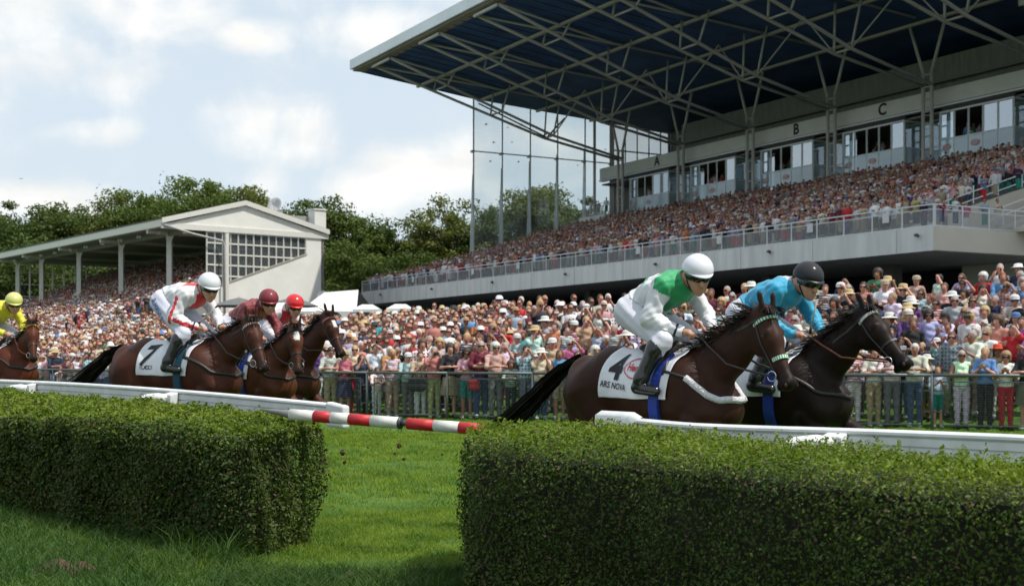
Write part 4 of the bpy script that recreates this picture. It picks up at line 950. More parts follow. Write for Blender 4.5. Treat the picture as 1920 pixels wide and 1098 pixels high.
def canopy(x0, x1, y0, y1, Y, lab):
    a, b = at(x0,y0,Y), at(x1,y1,Y); t = empty('gazebo', ((a.x+b.x)/2, Y, a.z-2.2), 0, lab, 'gazebo'); w = b.x-a.x; mb = MB(); mb.box((0,0,2.1), (w,1.6,.2)); mb.hexa([(-w/2,-.8,2.2),(w/2,-.8,2.2),(w/2,.8,2.2),(-w/2,.8,2.2)], [(-w/5,-.1,2.55),(w/5,-.1,2.55),(w/5,.1,2.55),(-w/5,.1,2.55)]); mb.build('canopy', tw, t)
    for g in (-1, 1): mb = MB(); mb.beam((g*w/2.2,-.7,0),(g*w/2.2,-.7,2.1),.1,.1); mb.build('post', WFRAME, t)
canopy(664,714,580,582,90,'small white gazebo top poking above the crowd under the deck end'); canopy(726,776,579,582,92,'second small white gazebo under the deck, right of the first')
# ---------------------------------------------------------------- trees
LEAFS = []
def leafmat(name, c, c2, tr=.25):
    m = mat(name, c, .6, c2=c2, scale=2.2 if 'grass' in name else .8, spec=.25); t = m.node_tree; p = t.nodes['Principled BSDF']; src = p.inputs['Base Color'].links[0].from_socket
    g = t.nodes.new('ShaderNodeBsdfTranslucent'); mu = t.nodes.new('ShaderNodeMixRGB'); mu.blend_type = 'MULTIPLY'; mu.inputs[0].default_value = 1; mu.inputs[2].default_value = (1.6,1.8,.6,1); t.links.new(src, mu.inputs[1]); t.links.new(mu.outputs[0], g.inputs[0])
    x = t.nodes.new('ShaderNodeMixShader'); x.inputs[0].default_value = tr; t.links.new(p.outputs[0], x.inputs[1]); t.links.new(g.outputs[0], x.inputs[2]); t.links.new(x.outputs[0], t.nodes['Material Output'].inputs[0]); return m
TL = [leafmat('tree leaf dark', (.045,.070,.014), (.075,.11,.022), .25), leafmat('tree leaf olive', (.08,.095,.02), (.13,.145,.03), .28), leafmat('tree leaf green', (.06,.09,.018), (.10,.14,.028), .28)]
BARK = mat('bark', (.07,.055,.04), .9, vary=.3, bump=.4, bscale=20)
def leaf_quads(C, nrm, size, up=0.0):
    n = len(C); a = RNG.normal(size=(n, 3)); a -= nrm*(a*nrm).sum(1)[:, None]; a /= np.linalg.norm(a, axis=1)[:, None]; b = np.cross(nrm, a); s = np.asarray(size).reshape(-1, 1)
    V = np.stack([C-a*s, C-b*s*.55, C+a*s, C+b*s*.55], 1).reshape(-1, 3); return V, np.arange(4*n).reshape(-1, 4)
def crown_mesh(seed, R, Hc, nb, nl, sz, sparse=0.):
    """leaf clumps on limbs; centre of crown at origin, radius R, height Hc"""
    r = np.random.default_rng(seed); P = []; B = []
    k = 0
    while k < nb:
        d = r.normal(size=3); d /= np.linalg.norm(d); q = d*(r.random()**.28)*np.array((R, R, Hc/2))*(.80+.28*r.random())
        if q[2] < -Hc*.40: continue
        B.append(q); k += 1
    B = np.array(B); rad = r.uniform(.55, 1.25, len(B))*R*.23
    per = nl//nb; C = []; Nn = []
    for q, ra in zip(B, rad):
        d = r.normal(size=(per, 3)); d /= np.linalg.norm(d, axis=1)[:, None]; rr = ra*(r.random(per)**.45)[:, None]*(1+.5*r.random((per,1))*(r.random((per,1)) < .2)); C.append(q+d*rr*np.array((1.25,1.25,.75))); nn = d+r.normal(size=(per,3))*.7+np.array((0,0,.5)); Nn.append(nn/np.linalg.norm(nn, axis=1)[:, None])
    C = np.concatenate(C); Nn = np.concatenate(Nn); V, Q = leaf_quads(C, Nn, r.uniform(.6, 1.3, len(C))*sz); return V, Q, B
TREEM = []
for i, (R, Hc, nb, nl, sz) in enumerate(((6.2,12,80,15000,.225),(5.2,11,56,9500,.21),(6.8,13,90,17000,.225),(5.6,12,34,5200,.22))):
    V, Q, B = crown_mesh(100+i, R, Hc, nb, nl, sz); mb = MB(); mb.tube([(0,0,-Hc*.5-9),(.1,.1,-Hc*.5-3),(0,0,-Hc*.2),(.2,0,Hc*.2)], [.5,.4,.28,.08], 8)
    for q in B[::2]: mb.tube([(0,0,-Hc*.45+.2*q[2]),(q[0]*.4,q[1]*.4,q[2]*.6-Hc*.12),tuple(q)], [.18,.10,.03], 5)
    TREEM.append((V, Q, mb, Hc))
TRM = {}
kinds = ['dark rounded', 'olive', 'fresh green', 'loose, see-through']
def tree(px, ytop, Y, k, li, sc, lab, sx=1.0):
    V, Q, mb, Hc = TREEM[k]; top = at(px, ytop, Y)
    key = (k, li)
    if key not in TRM: TRM[key] = npmesh('crown', V, Q, mats=[TL[li]], smooth=False)
    if k not in TRM: t_ = mb.build('trunk', BARK, None, True); TRM[k] = t_.data; bpy.data.objects.remove(t_)
    t = empty('tree', (top.x, top.y, 3.9), 0, lab, 'tree', 'trees behind the stands'); cz = top.z-3.9-Hc/2*sc*.95
    a = link('crown', TRM[key], t); b = link('trunk', TRM[k], t); rz = RNG.random()*6.28
    for o in (a, b): o.location = (0,0,cz); o.scale = (sc*sx, sc*sx, sc); o.rotation_euler = (0,0,rz)
TREES = [(-70,392,168,0,0,1.0,'dark tree at the far left edge of the picture'),(-5,402,160,2,0,.95,'dark leafy tree left of the cloud, above the old stand roof'),(62,376,165,0,0,1.0,'tallest of the dark trees at the far left'),(128,388,172,2,0,.95,'dark tree with a drooping right shoulder left of the gap in the tree line'),
(182,392,175,1,2,.9,'small lighter tree just right of the gap of sky above the old stand'),(214,372,168,1,1,.85,'narrow olive tree left of the broad rounded tree above the old stand'),(262,356,170,2,2,.95,'broad rounded tree above the middle of the old stand roof'),(322,366,175,0,2,.9,'green tree in the dip left of the highest tree'),
(382,333,168,2,2,1.0,'highest tree, behind the old stand roof left of the gable peak'),(436,342,168,0,1,.95,'olive tree directly above the gable peak of the old stand'),(490,378,172,1,1,.9,'low olive tree left of the satellite dish'),(592,369,150,0,0,.92,'dark glossy tree rising behind the chimney of the old stand'),
(648,392,150,2,2,.85,'green tree between the chimney and the marquee'),(700,412,152,1,0,.85,'dark tree right of the marquee, left of the dip in the tree line'),(742,434,156,0,0,.8,'lowest dark tree in the dip above the deck end'),(792,402,152,3,1,.75,'thin see-through tree left of the glass wall'),
(848,360,154,3,1,1.05,'loose airy tree touching the first post of the glass wall'),(832,420,156,2,0,.85,'dense dark tree filling in below the airy one'),(908,398,158,0,0,.8,'dark tree behind the first glass pane'),(955,392,160,1,2,.85,'green tree behind the second glass pane'),
(1012,343,160,2,1,1.0,'tall tree in the middle of the glass wall'),(1070,372,160,0,2,.9,'tree with a ragged top behind the fourth glass pane'),(1130,420,165,1,0,.8,'low tree behind the last glass pane beside the pier'),
(40,470,150,2,0,.9,'dark tree seen through the far glazed end of the old stand'),(150,470,158,0,0,.9,'dark tree behind the second bay of the old stand'),(230,480,165,2,2,.8,'tree seen behind the rear of the old stand'),(660,450,140,0,2,.75,'bright low tree right of the white gable wall'),(730,470,143,2,0,.75,'dark low tree above the left end of the crowded deck'),(800,475,146,0,0,.75,'dark low tree behind the crowd at the deck end'),(870,475,170,2,2,.8,'low tree behind the base of the glass wall'),(960,470,172,0,0,.8,'low dark tree low down behind the glass panes'),(1050,460,172,2,2,.8,'low green tree low down behind the middle panes')]
for a in TREES: tree(*a)
Vw = []; 
for i in range(46):
    c = at(-150+i*28, 560, 182); d = RNG.normal(size=(420,3)); d /= np.linalg.norm(d, axis=1)[:, None]; Vw.append(np.array((c.x, c.y, 9.5+1.5*math.sin(i*1.7)))+d*np.array((3.2,2.5,8.5))*RNG.random((420,1))**.4)
Cw = np.concatenate(Vw); nn = RNG.normal(size=Cw.shape)+np.array((0,-.5,.4)); nn /= np.linalg.norm(nn, axis=1)[:, None]; V, Q = leaf_quads(Cw, nn, RNG.uniform(.35,.7,len(Cw))); tag(link('woodland', npmesh('woodland', V, Q, mats=[TL[0]], smooth=False)), 'dark woodland massed behind the stands and under the trees', 'woodland', kind='stuff')
# ---------------------------------------------------------------- clipped hedges
HL = [leafmat('hedge leaf', (.028,.050,.007), (.054,.084,.011), .16), leafmat('hedge sunlit new leaf', (.08,.13,.010), (.165,.215,.022), .25), mat('hedge brown leaf', (.08,.045,.022), .8), mat('bare twig', (.075,.05,.03), .9)]  # second entry is paler: sunlit hedge top painted into the leaf colour, plus new shoots
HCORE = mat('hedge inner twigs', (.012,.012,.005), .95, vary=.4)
def hedge(front, back, lab, dens=7400, undercut=.16, endcut=.3, zdrop=.055):
    """front/back: lists of (px, y on screen, depth) along the clipped top edges, left to right"""
    def path(L, n=40):
        P = np.array([tuple(at(*a)) for a in L]); P[:, 2] -= zdrop; d = np.concatenate([[0], np.cumsum(np.linalg.norm(np.diff(P, axis=0), axis=1))]); t = np.linspace(0, d[-1], n); return np.stack([np.interp(t, d, P[:, i]) for i in range(3)], 1)
    Ft, Bt = path(front), path(back); n = len(Ft)
    def bot(P, other, k): 
        z = ground_z(P[:, :2]); d = other[:, :2]-P[:, :2]; d /= np.linalg.norm(d, axis=1)[:, None]; Q_ = P.copy(); Q_[:, :2] += d*k; Q_[:, 2] = z; return Q_
    Fb, Bb = bot(Ft, Bt, undercut), bot(Bt, Ft, undercut)
    root = empty('hedge', tuple((Fb[n//2]+Bb[n//2])/2), 0, lab, 'hedge', 'clipped hedges along the course'); off = np.array(root.location)
    W_ = Bt-Ft; W_[:, 2] = 0; W_ /= np.linalg.norm(W_, axis=1)[:, None]; dn_ = lambda q: np.array((0,0,q))
    for i_, q_ in ((0,.22),(1,.09),(n-1,.22),(n-2,.09)):      # rounded ends
        cF = (Ft[i_]+Bt[i_])/2; cB = (Fb[i_]+Bb[i_])/2; Ft[i_] += (cF-Ft[i_])*q_-dn_(.05*q_); Bt[i_] += (cF-Bt[i_])*q_-dn_(.05*q_); Fb[i_] += (cB-Fb[i_])*q_; Bb[i_] += (cB-Bb[i_])*q_
    F0, F1, F2 = Ft-dn_(.12), Ft+W_*.045-dn_(.035), Ft+W_*.15; B0, B1, B2 = Bt-dn_(.10), Bt-W_*.04-dn_(.03), Bt-W_*.12
    faces = []; rows = [Fb, Fb*.5+Ft*.5, Ft, Ft*.5+Bt*.5+np.array((0,0,.012)), Bt, Bb]
    shr = [r_ .copy() for r_ in rows]
    cx = (Fb+Bb+Ft+Bt)/4
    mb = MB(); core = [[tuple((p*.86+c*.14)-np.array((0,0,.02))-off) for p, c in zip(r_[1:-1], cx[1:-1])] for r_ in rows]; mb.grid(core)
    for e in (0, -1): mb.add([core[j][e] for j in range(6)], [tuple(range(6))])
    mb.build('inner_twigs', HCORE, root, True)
    C = []; Nn = []; kind = []
    def patch(A, B, C0, D0, nrm_guess, top=False, dn=1.0):
        A, B, C0, D0 = map(np.array, (A, B, C0, D0)); nr = np.cross(B-A, D0-A); ar = np.linalg.norm(nr); nr = nr/ar
        if nr@nrm_guess < 0: nr = -nr
        k = RNG.poisson(ar*dens*dn); u_, v_ = RNG.random((k,1)), RNG.random((k,1)); p = A*(1-u_)*(1-v_)+B*u_*(1-v_)+C0*u_*v_+D0*(1-u_)*v_
        lump = .030*np.sin(p[:, 0]*5+p[:, 2]*6)*np.sin(p[:, 1]*3+1)+.02*np.sin(p[:, 1]*11+p[:, 2]*5+1)+.02*np.sin(p[:, 0]*19+p[:, 1]*13)
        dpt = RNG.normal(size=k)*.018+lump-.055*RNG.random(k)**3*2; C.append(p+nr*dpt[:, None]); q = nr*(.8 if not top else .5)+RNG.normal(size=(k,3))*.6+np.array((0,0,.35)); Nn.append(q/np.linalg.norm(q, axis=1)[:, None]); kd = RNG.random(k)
        hz_ = p[:, 2]; rim = np.exp(-((Ft[:, 2].mean()-hz_)/.09).clip(0)**1.2); pr = (.86 if top else .0)+(.22*rim if not top else 0)+.02  # paler leaves gathered on top and rim to paint the sunlit edge
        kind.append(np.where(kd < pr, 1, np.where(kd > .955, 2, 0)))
    for i in range(n-1):
        fn = np.cross(Ft[i+1]-Ft[i], (0,0,1)); patch(Fb[i], Fb[i+1], F0[i+1], F0[i], fn); patch(F0[i], F0[i+1], F1[i+1], F1[i], fn+dn_(.1)); up_ = dn_(1.); patch(F1[i], F1[i+1], F2[i+1], F2[i], up_); patch(F2[i], F2[i+1], B2[i+1], B2[i], up_, True); patch(B2[i], B2[i+1], B1[i+1], B1[i], up_, True); patch(B1[i], B1[i+1], B0[i+1], B0[i], -fn); patch(Bb[i], Bb[i+1], B0[i+1], B0[i], -fn, dn=.35)
    for e, sg in ((0, -1), (-1, 1)):
        ax = (Ft[-1]-Ft[0])*sg; patch(Fb[e], Bb[e], B0[e], F0[e], ax); patch(F0[e], B0[e], B2[e], F2[e], ax)
    C = np.concatenate(C); Nn = np.concatenate(Nn); kind = np.concatenate(kind); dist = np.linalg.norm(C-np.array((0,0,1.5)), axis=1); sz = RNG.uniform(.0075, .0145, len(C))*np.clip(dist/7, 1.0, 1.9)
    # stray shoots over the top
    ks = 260; idx = RNG.integers(0, n, ks); w = RNG.random((ks,1)); base = Ft[idx]*w+Bt[idx]*(1-w)+np.array((0,0,.02)); S_ = []; Sn = []
    for b_ in base:
        L = RNG.uniform(.015,.06); m_ = 5; dirn = np.array((RNG.normal()*.3, RNG.normal()*.3, 1))
        for q in range(m_): S_.append(b_+dirn*L*q/m_+RNG.normal(size=3)*.008); Sn.append(RNG.normal(size=3))
    S_ = np.array(S_); Sn = np.array(Sn); Sn /= np.linalg.norm(Sn, axis=1)[:, None]; C = np.concatenate([C, S_]); Nn = np.concatenate([Nn, Sn]); sz = np.concatenate([sz, np.full(len(S_), .015)]); kind = np.concatenate([kind, np.ones(len(S_), int)])
    V, Q = leaf_quads(C-off, Nn, sz); tv = []
    for _ in range(90):
        i = RNG.integers(1, n-1); w = RNG.random(); p = Fb[i]*(1-w)+Ft[i]*w; fn = np.cross(Ft[i]-Ft[i-1], (0,0,1)); fn /= np.linalg.norm(fn); q = p+fn*.03-off; tan0 = (Ft[i]-Ft[i-1])/np.linalg.norm(Ft[i]-Ft[i-1]); e_ = q+np.array((RNG.normal()*.05, RNG.normal()*.03, RNG.uniform(.03,.12))); tv += [q-tan0*.002, q+tan0*.002, e_+tan0*.0015, e_-tan0*.0015]
    V = np.concatenate([V, np.array(tv)]); Q = np.concatenate([Q, len(V)-len(tv)+np.arange(len(tv)).reshape(-1, 4)]); kind = np.concatenate([kind, np.full(len(tv)//4, 3)])
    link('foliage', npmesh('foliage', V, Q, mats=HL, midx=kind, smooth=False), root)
    return root
hedge([(-420,752,16.5),(-200,757,14.0),(0,768,11.7),(200,777,10.3),(400,791,9.45),(452,796,9.35)], [(-300,700,24),(-150,712,19),(0,725,15.5),(200,737,13.5),(400,756,11.9),(560,768,11.3),(622,780,10.9)], 'left clipped hedge with overgrown grass along its foot', endcut=.5)
hedge([(866,812,7.75),(1000,826,7.3),(1200,838,6.75),(1390,852,6.05),(1636,872,5.5),(1920,892,5.0),(2300,940,4.2)], [(902,789,9.7),(1000,786,9.7),(1100,785,9.6),(1200,790,9.2),(1280,800,8.4),(1390,806,8.1),(1528,820,7.35),(1636,824,7.2),(1800,836,6.65),(1920,850,6.2),(2300,885,5.2)], 'right clipped hedge, nearest the camera, under the horses', undercut=.14, zdrop=.04)
# ---------------------------------------------------------------- white running rails
RAILW = mat('white rail plastic', (.66,.67,.67), .4, vary=.10, scale=7)
RAILG = mat('rail shadow groove', (.32,.33,.35), .5)
def rail(pts, lab, arms, endcap_at=None, sleeve=None, drop=.0):
    P = np.array([tuple(at(*a)) for a in pts]); d = np.concatenate([[0], np.cumsum(np.linalg.norm(np.diff(P, axis=0), axis=1))]); t = np.linspace(0, d[-1], 40)
    # smooth the run
    from_ = np.stack([np.interp(t, d, P[:, i]) for i in range(3)], 1)
    for _ in range(6): from_[1:-1] = (from_[:-2]+2*from_[1:-1]+from_[2:])/4
    root = empty('running_rail', tuple(from_[20]-np.array((0,0,1.05))), 0, lab, 'rail', 'white running rails'); off = np.array(root.location)
    tan = np.gradient(from_, axis=0); tan /= np.linalg.norm(tan, axis=1)[:, None]; nr = np.cross(tan, (0,0,1)); nr /= np.linalg.norm(nr, axis=1)[:, None]     # nr points to the camera side
    prof = [(0,0),(.030,-.004),(.046,-.020),(.048,-.040),(.040,-.052),(.026,-.056),(.026,-.062),(.036,-.066),(.036,-.125),(.022,-.132),(.022,-.142),(.034,-.146),(.034,-.21),(-.034,-.21),(-.034,-.05),(-.03,-.004)]; prof = [(a, b*.78) for a, b in prof]
    mb = MB(); mb.grid([[tuple(from_[i]+nr[i]*a+np.array((0,0,b))-off) for a, b in prof] for i in range(40)], closed=True); mb.build('rail_beam', RAILW, root, False)
    for px in arms:
        i = int(np.argmin(abs(CX+F*from_[:, 0]/from_[:, 1]-px))); c = from_[i]-off; tn, nm = tan[i], nr[i]
        mb = MB(); b = c+nm*.04+np.array((0,0,-.10)); mb.hexa([b-tn*.07+nm*0+np.array((0,0,-.07)), b+tn*.07+np.array((0,0,-.07)), b+tn*.07+np.array((0,0,.07)), b-tn*.07+np.array((0,0,.07))], [b-tn*.07+nm*.10+np.array((0,0,-.06)), b+tn*.07+nm*.10+np.array((0,0,-.06)), b+tn*.07+nm*.10+np.array((0,0,.05)), b-tn*.07+nm*.10+np.array((0,0,.05))]); mb.build('bracket', RAILW, root, False, .01)
        mb = MB(); q = b+nm*.08; dr = nm*.55-tn*.85; dr /= np.linalg.norm(dr); pts_ = [q, q+dr*.10+np.array((0,0,.012)), q+dr*.22+np.array((0,0,.0)), q+dr*.33+np.array((0,0,-.05)), q+dr*.40+np.array((0,0,-.16)), q+dr*.42+np.array((0,0,-.9))]; mb.tube([tuple(x) for x in pts_], [.048,.05,.05,.048,.045,.04], 12); mb.build('support_arm', RAILW, root, True)
    for e in endcap_at or []:
        i = e; c = from_[i]-off; tn, nm = tan[i], nr[i]; sg = 1 if i else -1; mb = MB(); mb.hexa([c-tn*.16*sg+nm*.052+np.array((0,0,-.22)), c-tn*.16*sg-nm*.05+np.array((0,0,-.22)), c-tn*.16*sg-nm*.05+np.array((0,0,.012)), c-tn*.16*sg+nm*.052+np.array((0,0,.012))], [c+tn*.05*sg+nm*.052+np.array((0,0,-.22)), c+tn*.05*sg-nm*.05+np.array((0,0,-.22)), c+tn*.05*sg-nm*.05+np.array((0,0,-.012)), c+tn*.05*sg+nm*.052+np.array((0,0,-.012))]); mb.build('end_cap', RAILW, root, False, .02)
    if sleeve:
        a, b = sleeve; mb = MB(); G = []
        for i in range(a, b+1):
            k = 1.12 if i < b else 1.0; G.append([tuple(from_[i]+nr[i]*u_*k+np.array((0,0,v_*k+.03*(k > 1)))-off) for u_, v_ in ((-.04,-.2),(-.05,-.02),(0,.01),(.05,-.02),(.055,-.2))])
        mb.grid(G); mb.build('end_sleeve', RAILW, root, True)
rail([(-300,700,25),(-150,705,20),(0,710.5,16.2),(160,717,14.25),(400,733.5,12.6),(560,749,11.95),(642,757,11.75)], 'left white running rail in front of the maroon jockey, ending above the hedge', [82, 352], endcap_at=[39])
rail([(1128,779,9.9),(1200,783,9.3),(1285,792,8.9),(1390,796,8.6),(1636,803,8.05),(1920,814,7.45),(2200,828,6.9)], 'right white running rail in front of horse number four, behind the near hedge', [1565], sleeve=(0, 6))
# striped pole across the gap
PR, PWh = mat('pole red', (.48,.018,.022), .5, vary=.22, scale=14), mat('pole white', (.62,.62,.57), .55, vary=.13, scale=14)
a, b = at(545,776.5,10.35), at(906,804.5,9.75); root = empty('striped_pole', tuple((a+b)/2), 0, 'red and white striped pole lying across the gap between the two hedges', 'pole'); off = Vector(root.location); ax_ = (b-a)
def pp(px): 
    lo, hi = 0.0, 1.2
    for _ in range(40):
        m_ = (lo+hi)/2; q = a+ax_*m_
        if CX+F*q.x/q.y < px: lo = m_
        else: hi = m_
    return a+ax_*lo-off
for nm_, x0, x1, m in (('white_band',545,590,PWh),('red_band',590,622,PR),('white_band',622,656,PWh),('red_band',656,697,PR),('white_band',697,750,PWh),('red_band',765,815,PR),('white_band',815,862,PWh),('red_band',862,905,PR)):
    mb = MB(); mb.tube([tuple(pp(x0)), tuple(pp(x1))], .0455, 20); mb.build(nm_, m, root, True)
mb = MB(); mb.tube([tuple(pp(748)), tuple(pp(768))], .022, 10); mb.tube([tuple(pp(749)), tuple(pp(752.5))], .049, 20); mb.build('joint', mat('dark joint steel', (.07,.08,.09), .4, metal=.6), root, True)
mb = MB(); mb.tube([tuple(a-off), tuple(at(494,768,10.7)-off)], [.036,.010], 12); mb.build('tapered_tip', mat('grey tip', (.2,.2,.19), .5), root, True)
mb = MB(); mb.add([tuple(pp(588)+Vector((0,0,.03))), tuple(pp(600)+Vector((0,0,.03))), tuple(pp(589)+Vector((0,0,.075)))], [(0,1,2)]); mb.build('loose_tape', PWh, root)
# ---------------------------------------------------------------- crowd fence
FST = mat('crowd fence steel', (.11,.125,.13), .45, metal=.3, vary=.1)
FW = mat('fence wire', (.09,.10,.10), .5, metal=.3)
CF = empty('crowd_fence', (10.46,26.7,0), 0, 'long grey steel crowd fence with wire panels in front of the spectators', 'fence')
def cpart(mb, n, m, sm_=False): o = mb.build(n, m, None, sm_); o.parent = CF; o.matrix_parent_inverse = Matrix.Translation(-CF.location); return o
fp = np.array(fence_pts[:7], float); fd = np.concatenate([[0], np.cumsum(np.linalg.norm(np.diff(fp, axis=0), axis=1))])
def fat(d): return np.array((np.interp(d, fd, fp[:, 0]), np.interp(d, fd, fp[:, 1])))
nf = int(fd[-1]/2.32); posts = [fat(i*2.32) for i in range(nf+1)]
for i in range(nf):
    p, q = posts[i], posts[i+1]; z0, z1 = gz(*p), gz(*q); P3, Q3 = Vector((*p, z0)), Vector((*q, z1)); u_ = Vector((0,0,1)); d_ = (Q3-P3)*(.09)
    mb = MB(); mb.tube([P3, P3+u_*1.18], .035, 8); cpart(mb, 'post', FST, True)
    mb = MB(); mb.tube([P3+u_*1.18, Q3+u_*1.18], .034, 8); cpart(mb, 'top_rail', FST, True)
    mb = MB(); A_, B_ = P3+d_, Q3-d_; mb.tube([A_+u_*.12, A_+u_*1.04, B_+u_*1.04, B_+u_*.12, A_+u_*.12], .018, 6)
    for h_ in (.4, .85):
        mb.tube([P3+u_*h_, A_+u_*h_], .012, 5); mb.tube([Q3+u_*h_, B_+u_*h_], .012, 5)
    fr = cpart(mb, 'panel_frame', FST, True)
    if p[1] < 50:
        mb = MB()
        for k in range(17): z = .17+k*.052; mb.beam(A_+u_*z, B_+u_*z, .007, .007)
        for k in range(1, 11): c_ = A_.lerp(B_, k/11); mb.beam(c_+u_*.12, c_+u_*1.04, .005, .005)
        w = mb.build('wire_panel', FW, fr)
# ---------------------------------------------------------------- grass blades, clods, bare patches, litter
def blades(n, xr, yr, hgt, w, m, lean=.35, excl=None):
    X = RNG.uniform(*xr, n); Y = RNG.uniform(*yr, n); 
    if excl is not None: k = excl(X, Y); X, Y = X[k], Y[k]
    n = len(X); Z = ground_z(np.stack([X, Y], 1)); B = np.stack([X, Y, Z], 1); an = RNG.uniform(0, 6.28, n); sd_ = np.stack([np.cos(an), np.sin(an), 0*an], 1); H_ = hgt*RNG.uniform(.5, 1.4, n); ln = np.stack([RNG.normal(size=n), RNG.normal(size=n), 0*an], 1)*lean; W_ = (w*RNG.uniform(.7,1.3,n))[:, None]
    mid = B+(ln*.35+np.array((0,0,.6)))*H_[:, None]; tip = B+(ln+np.array((0,0,1)))*H_[:, None]
    V = np.stack([B-sd_*W_, B+sd_*W_, mid-sd_*W_*.7, mid+sd_*W_*.7, tip], 1).reshape(-1, 3); i0 = np.arange(n)*5
    return V, np.stack([i0, i0+1, i0+3, i0+2], 1), np.stack([i0+2, i0+3, i0+4], 1)
GB = [leafmat('grass blade', (.06,.12,.008), (.22,.28,.03), .3), leafmat('long grass', (.022,.060,.010), (.06,.11,.02), .25)]
vis = lambda X, Y: (abs(X/Y-.0) < .44)
def grass(name, sets, m, lab):
    Vs = []; Qs = []; Ts = []; b = 0
    for (V, Q, T) in sets: Vs.append(V); Qs.append(Q+b); Ts.append(T+b); b += len(V)
    tag(link(name, npmesh(name, np.concatenate(Vs), np.concatenate(Qs), np.concatenate(Ts), mats=[m], smooth=False)), lab, 'grass', kind='stuff')
grass('short_grass', [blades(150000, (-4.5,2.2), (6.0,13), .035, .0028, 0, .7, lambda X, Y: (Y > 9.4+(-X-2.06)*1.30-1.2) & (Y > 6.5-.4*X)), blades(90000, (-7,2), (13,26), .045, .005, 0, .7, lambda X, Y: (X/Y > -.26) & (X/Y < .12)), blades(40000, (-12,14), (22,36), .06, .008, 0, .7, vis)], GB[0], 'short mown racecourse turf in the gap and beyond the rails')
nearfoot = lambda X, Y: (X/Y < -.20) & (Y < 12.6+(-X-2)*1.2) & (X+.40*Y > -1.5)
grass('long_grass', [blades(70000, (-7.5,-1.2), (6.2,14.5), .10, .004, 0, .8, lambda X, Y: (Y < 9.6+(-X-2.06)*1.30)), blades(14000, (-6.5,-2.0), (9,13.5), .21, .0048, 0, .65, lambda X, Y: (Y < 9.45+(-X-2.06)*1.36) & (Y > 9.0+(-X-2.06)*1.2)), blades(9000, (-1.9,.2), (8.0,9.2), .09, .004, 0, .8, lambda X, Y: Y < 9)], GB[1], 'long rough grass along the foot of the left hedge')
EARTH = mat('bare earth', (.085,.05,.033), .95, vary=.3, scale=12, bump=.5, bscale=30)
def mound(px, py, Y, r, h_, lab):
    c = at(px, py, Y); z = gz(c.x, c.y); mb = MB(); G = []
    for j in range(7):
        row = []
        for i in range(22):
            a_ = 2*math.pi*i/22; rr = r*j/6*(1+.18*math.sin(3*a_+px)+.1*math.sin(7*a_)); row.append((rr*math.cos(a_), rr*.8*math.sin(a_), h_*(math.cos(j/6*math.pi)*.5+.5)*(1+.10*math.sin(5*a_+j)+.06*math.sin(11*a_-j*2))+ (-.01 if j == 6 else .004)))
        G.append(row)
    mb.grid(G, closed=True); o = mb.build('earth_mound', EARTH, None, True); o.location = (c.x, c.y, z); tag(o, lab, 'earth mound')
mound(110, 1083, 8.8, .20, .07, 'low reddish molehill in the grass at the bottom left'); mound(662, 1082, 8.7, .15, .05, 'bare earth scrape in the turf at the bottom of the gap'); mound(152, 1081, 8.85, .12, .055, 'smaller lump of earth joined to the molehill at bottom left')
def rock(name, c, r, m, seed):
    rg = np.random.default_rng(seed); mb = MB(); G = []
    for j in range(7):
        th = math.pi*j/6; G.append([(r*math.sin(th)*math.cos(f_)*rg.uniform(.6,1.3), r*math.sin(th)*math.sin(f_)*rg.uniform(.6,1.2), r*math.cos(th)*rg.uniform(.7,1.1)) for f_ in np.linspace(0, 2*math.pi, 9)[:-1]])
    mb.grid(G, closed=True); o = mb.build(name, m, None, False); o.location = c; return o
for i, (px, py, r, lab) in enumerate(((642,848,.022,'dark clod of turf flying in the air left in the gap'),(646,866,.014,'small clod flying just below the left dark clod'),(748,835,.020,'dark clod of turf flying in the middle of the gap'),(757,860,.013,'small clod flying low in the middle of the gap'),(740,850,.009,'tiny speck of turf flying between the middle clods'),(690,838,.008,'tiny speck of turf flying between the left and middle clods'),(829,851,.009,'tiny speck of turf flying near the right hedge'))):
    tag(rock('turf_clod', at(px, py, 9.2), r, mat('flying soil', (.04,.022,.012), .95), i), lab, 'turf clod', 'clods thrown up by the hooves')
lt = MB(); c = at(168,978,11.2); g_ = [[(i*.035-.06+.01*math.sin(j*3+i), j*.02-.03, .02+.05*abs(math.sin(i*1.9+j*2.3))) for i in range(5)] for j in range(4)]; lt.grid(g_, PWh); lt.grid([[(.0,.0,.08),(.03,.0,.085)],[(.0,.02,.11),(.03,.02,.105)]], PR); o = lt.build('paper_litter', None, None); o.location = (c.x, c.y, gz(c.x, c.y)+.05); tag(o, 'crumpled white and red paper litter under the left hedge', 'litter')
# birds in the sky
for px, py, lab in ((39,335,'small dark bird flying in the sky at the left'),):
    c = at(px, py, 120); mb = MB(); mb.add([(0,0,0),(.25,.1,.12),(.5,.2,.02),(.22,.2,.04),(-.25,.1,.14),(-.5,.2,.05),(-.22,.2,.04),(0,.35,-.02),(0,-.15,.0)], [(0,1,3),(1,2,3),(0,4,6),(4,5,6),(0,3,7),(0,7,6),(8,1,0),(8,0,4)]); o = mb.build('bird', mat('dark feather', (.03,.03,.03), .8)); o.location = c; o.scale = (.45,.45,.45); tag(o, lab, 'bird')
def ride(px, Y, a_deg, z=None): 
    X = (px-CX)/F*Y; return (X, Y, gz(X, Y) if z is None else z), math.radians(a_deg-90)
L4, R4 = ride(1227, 10.2, 45)
make_horse(L4, R4, 'dark bay horse wearing a white number 4 cloth and a white sheepskin breast collar', coat=(.032,.0115,.006), dark=(.007,.004,.003), neck=.74, headp=59, yaw=-16, cloth='four', band='green', collar=True, mane=1.0)
make_jockey(L4, R4, 'jockey in white and green silks with a white helmet, crouching on horse number 4', dict(cols=[(.66,.66,.70),(.010,.30,.10)], fn=silk4), (.66,.66,.72), breeches=(.60,.60,.67), cuff=1, headyaw=-34)
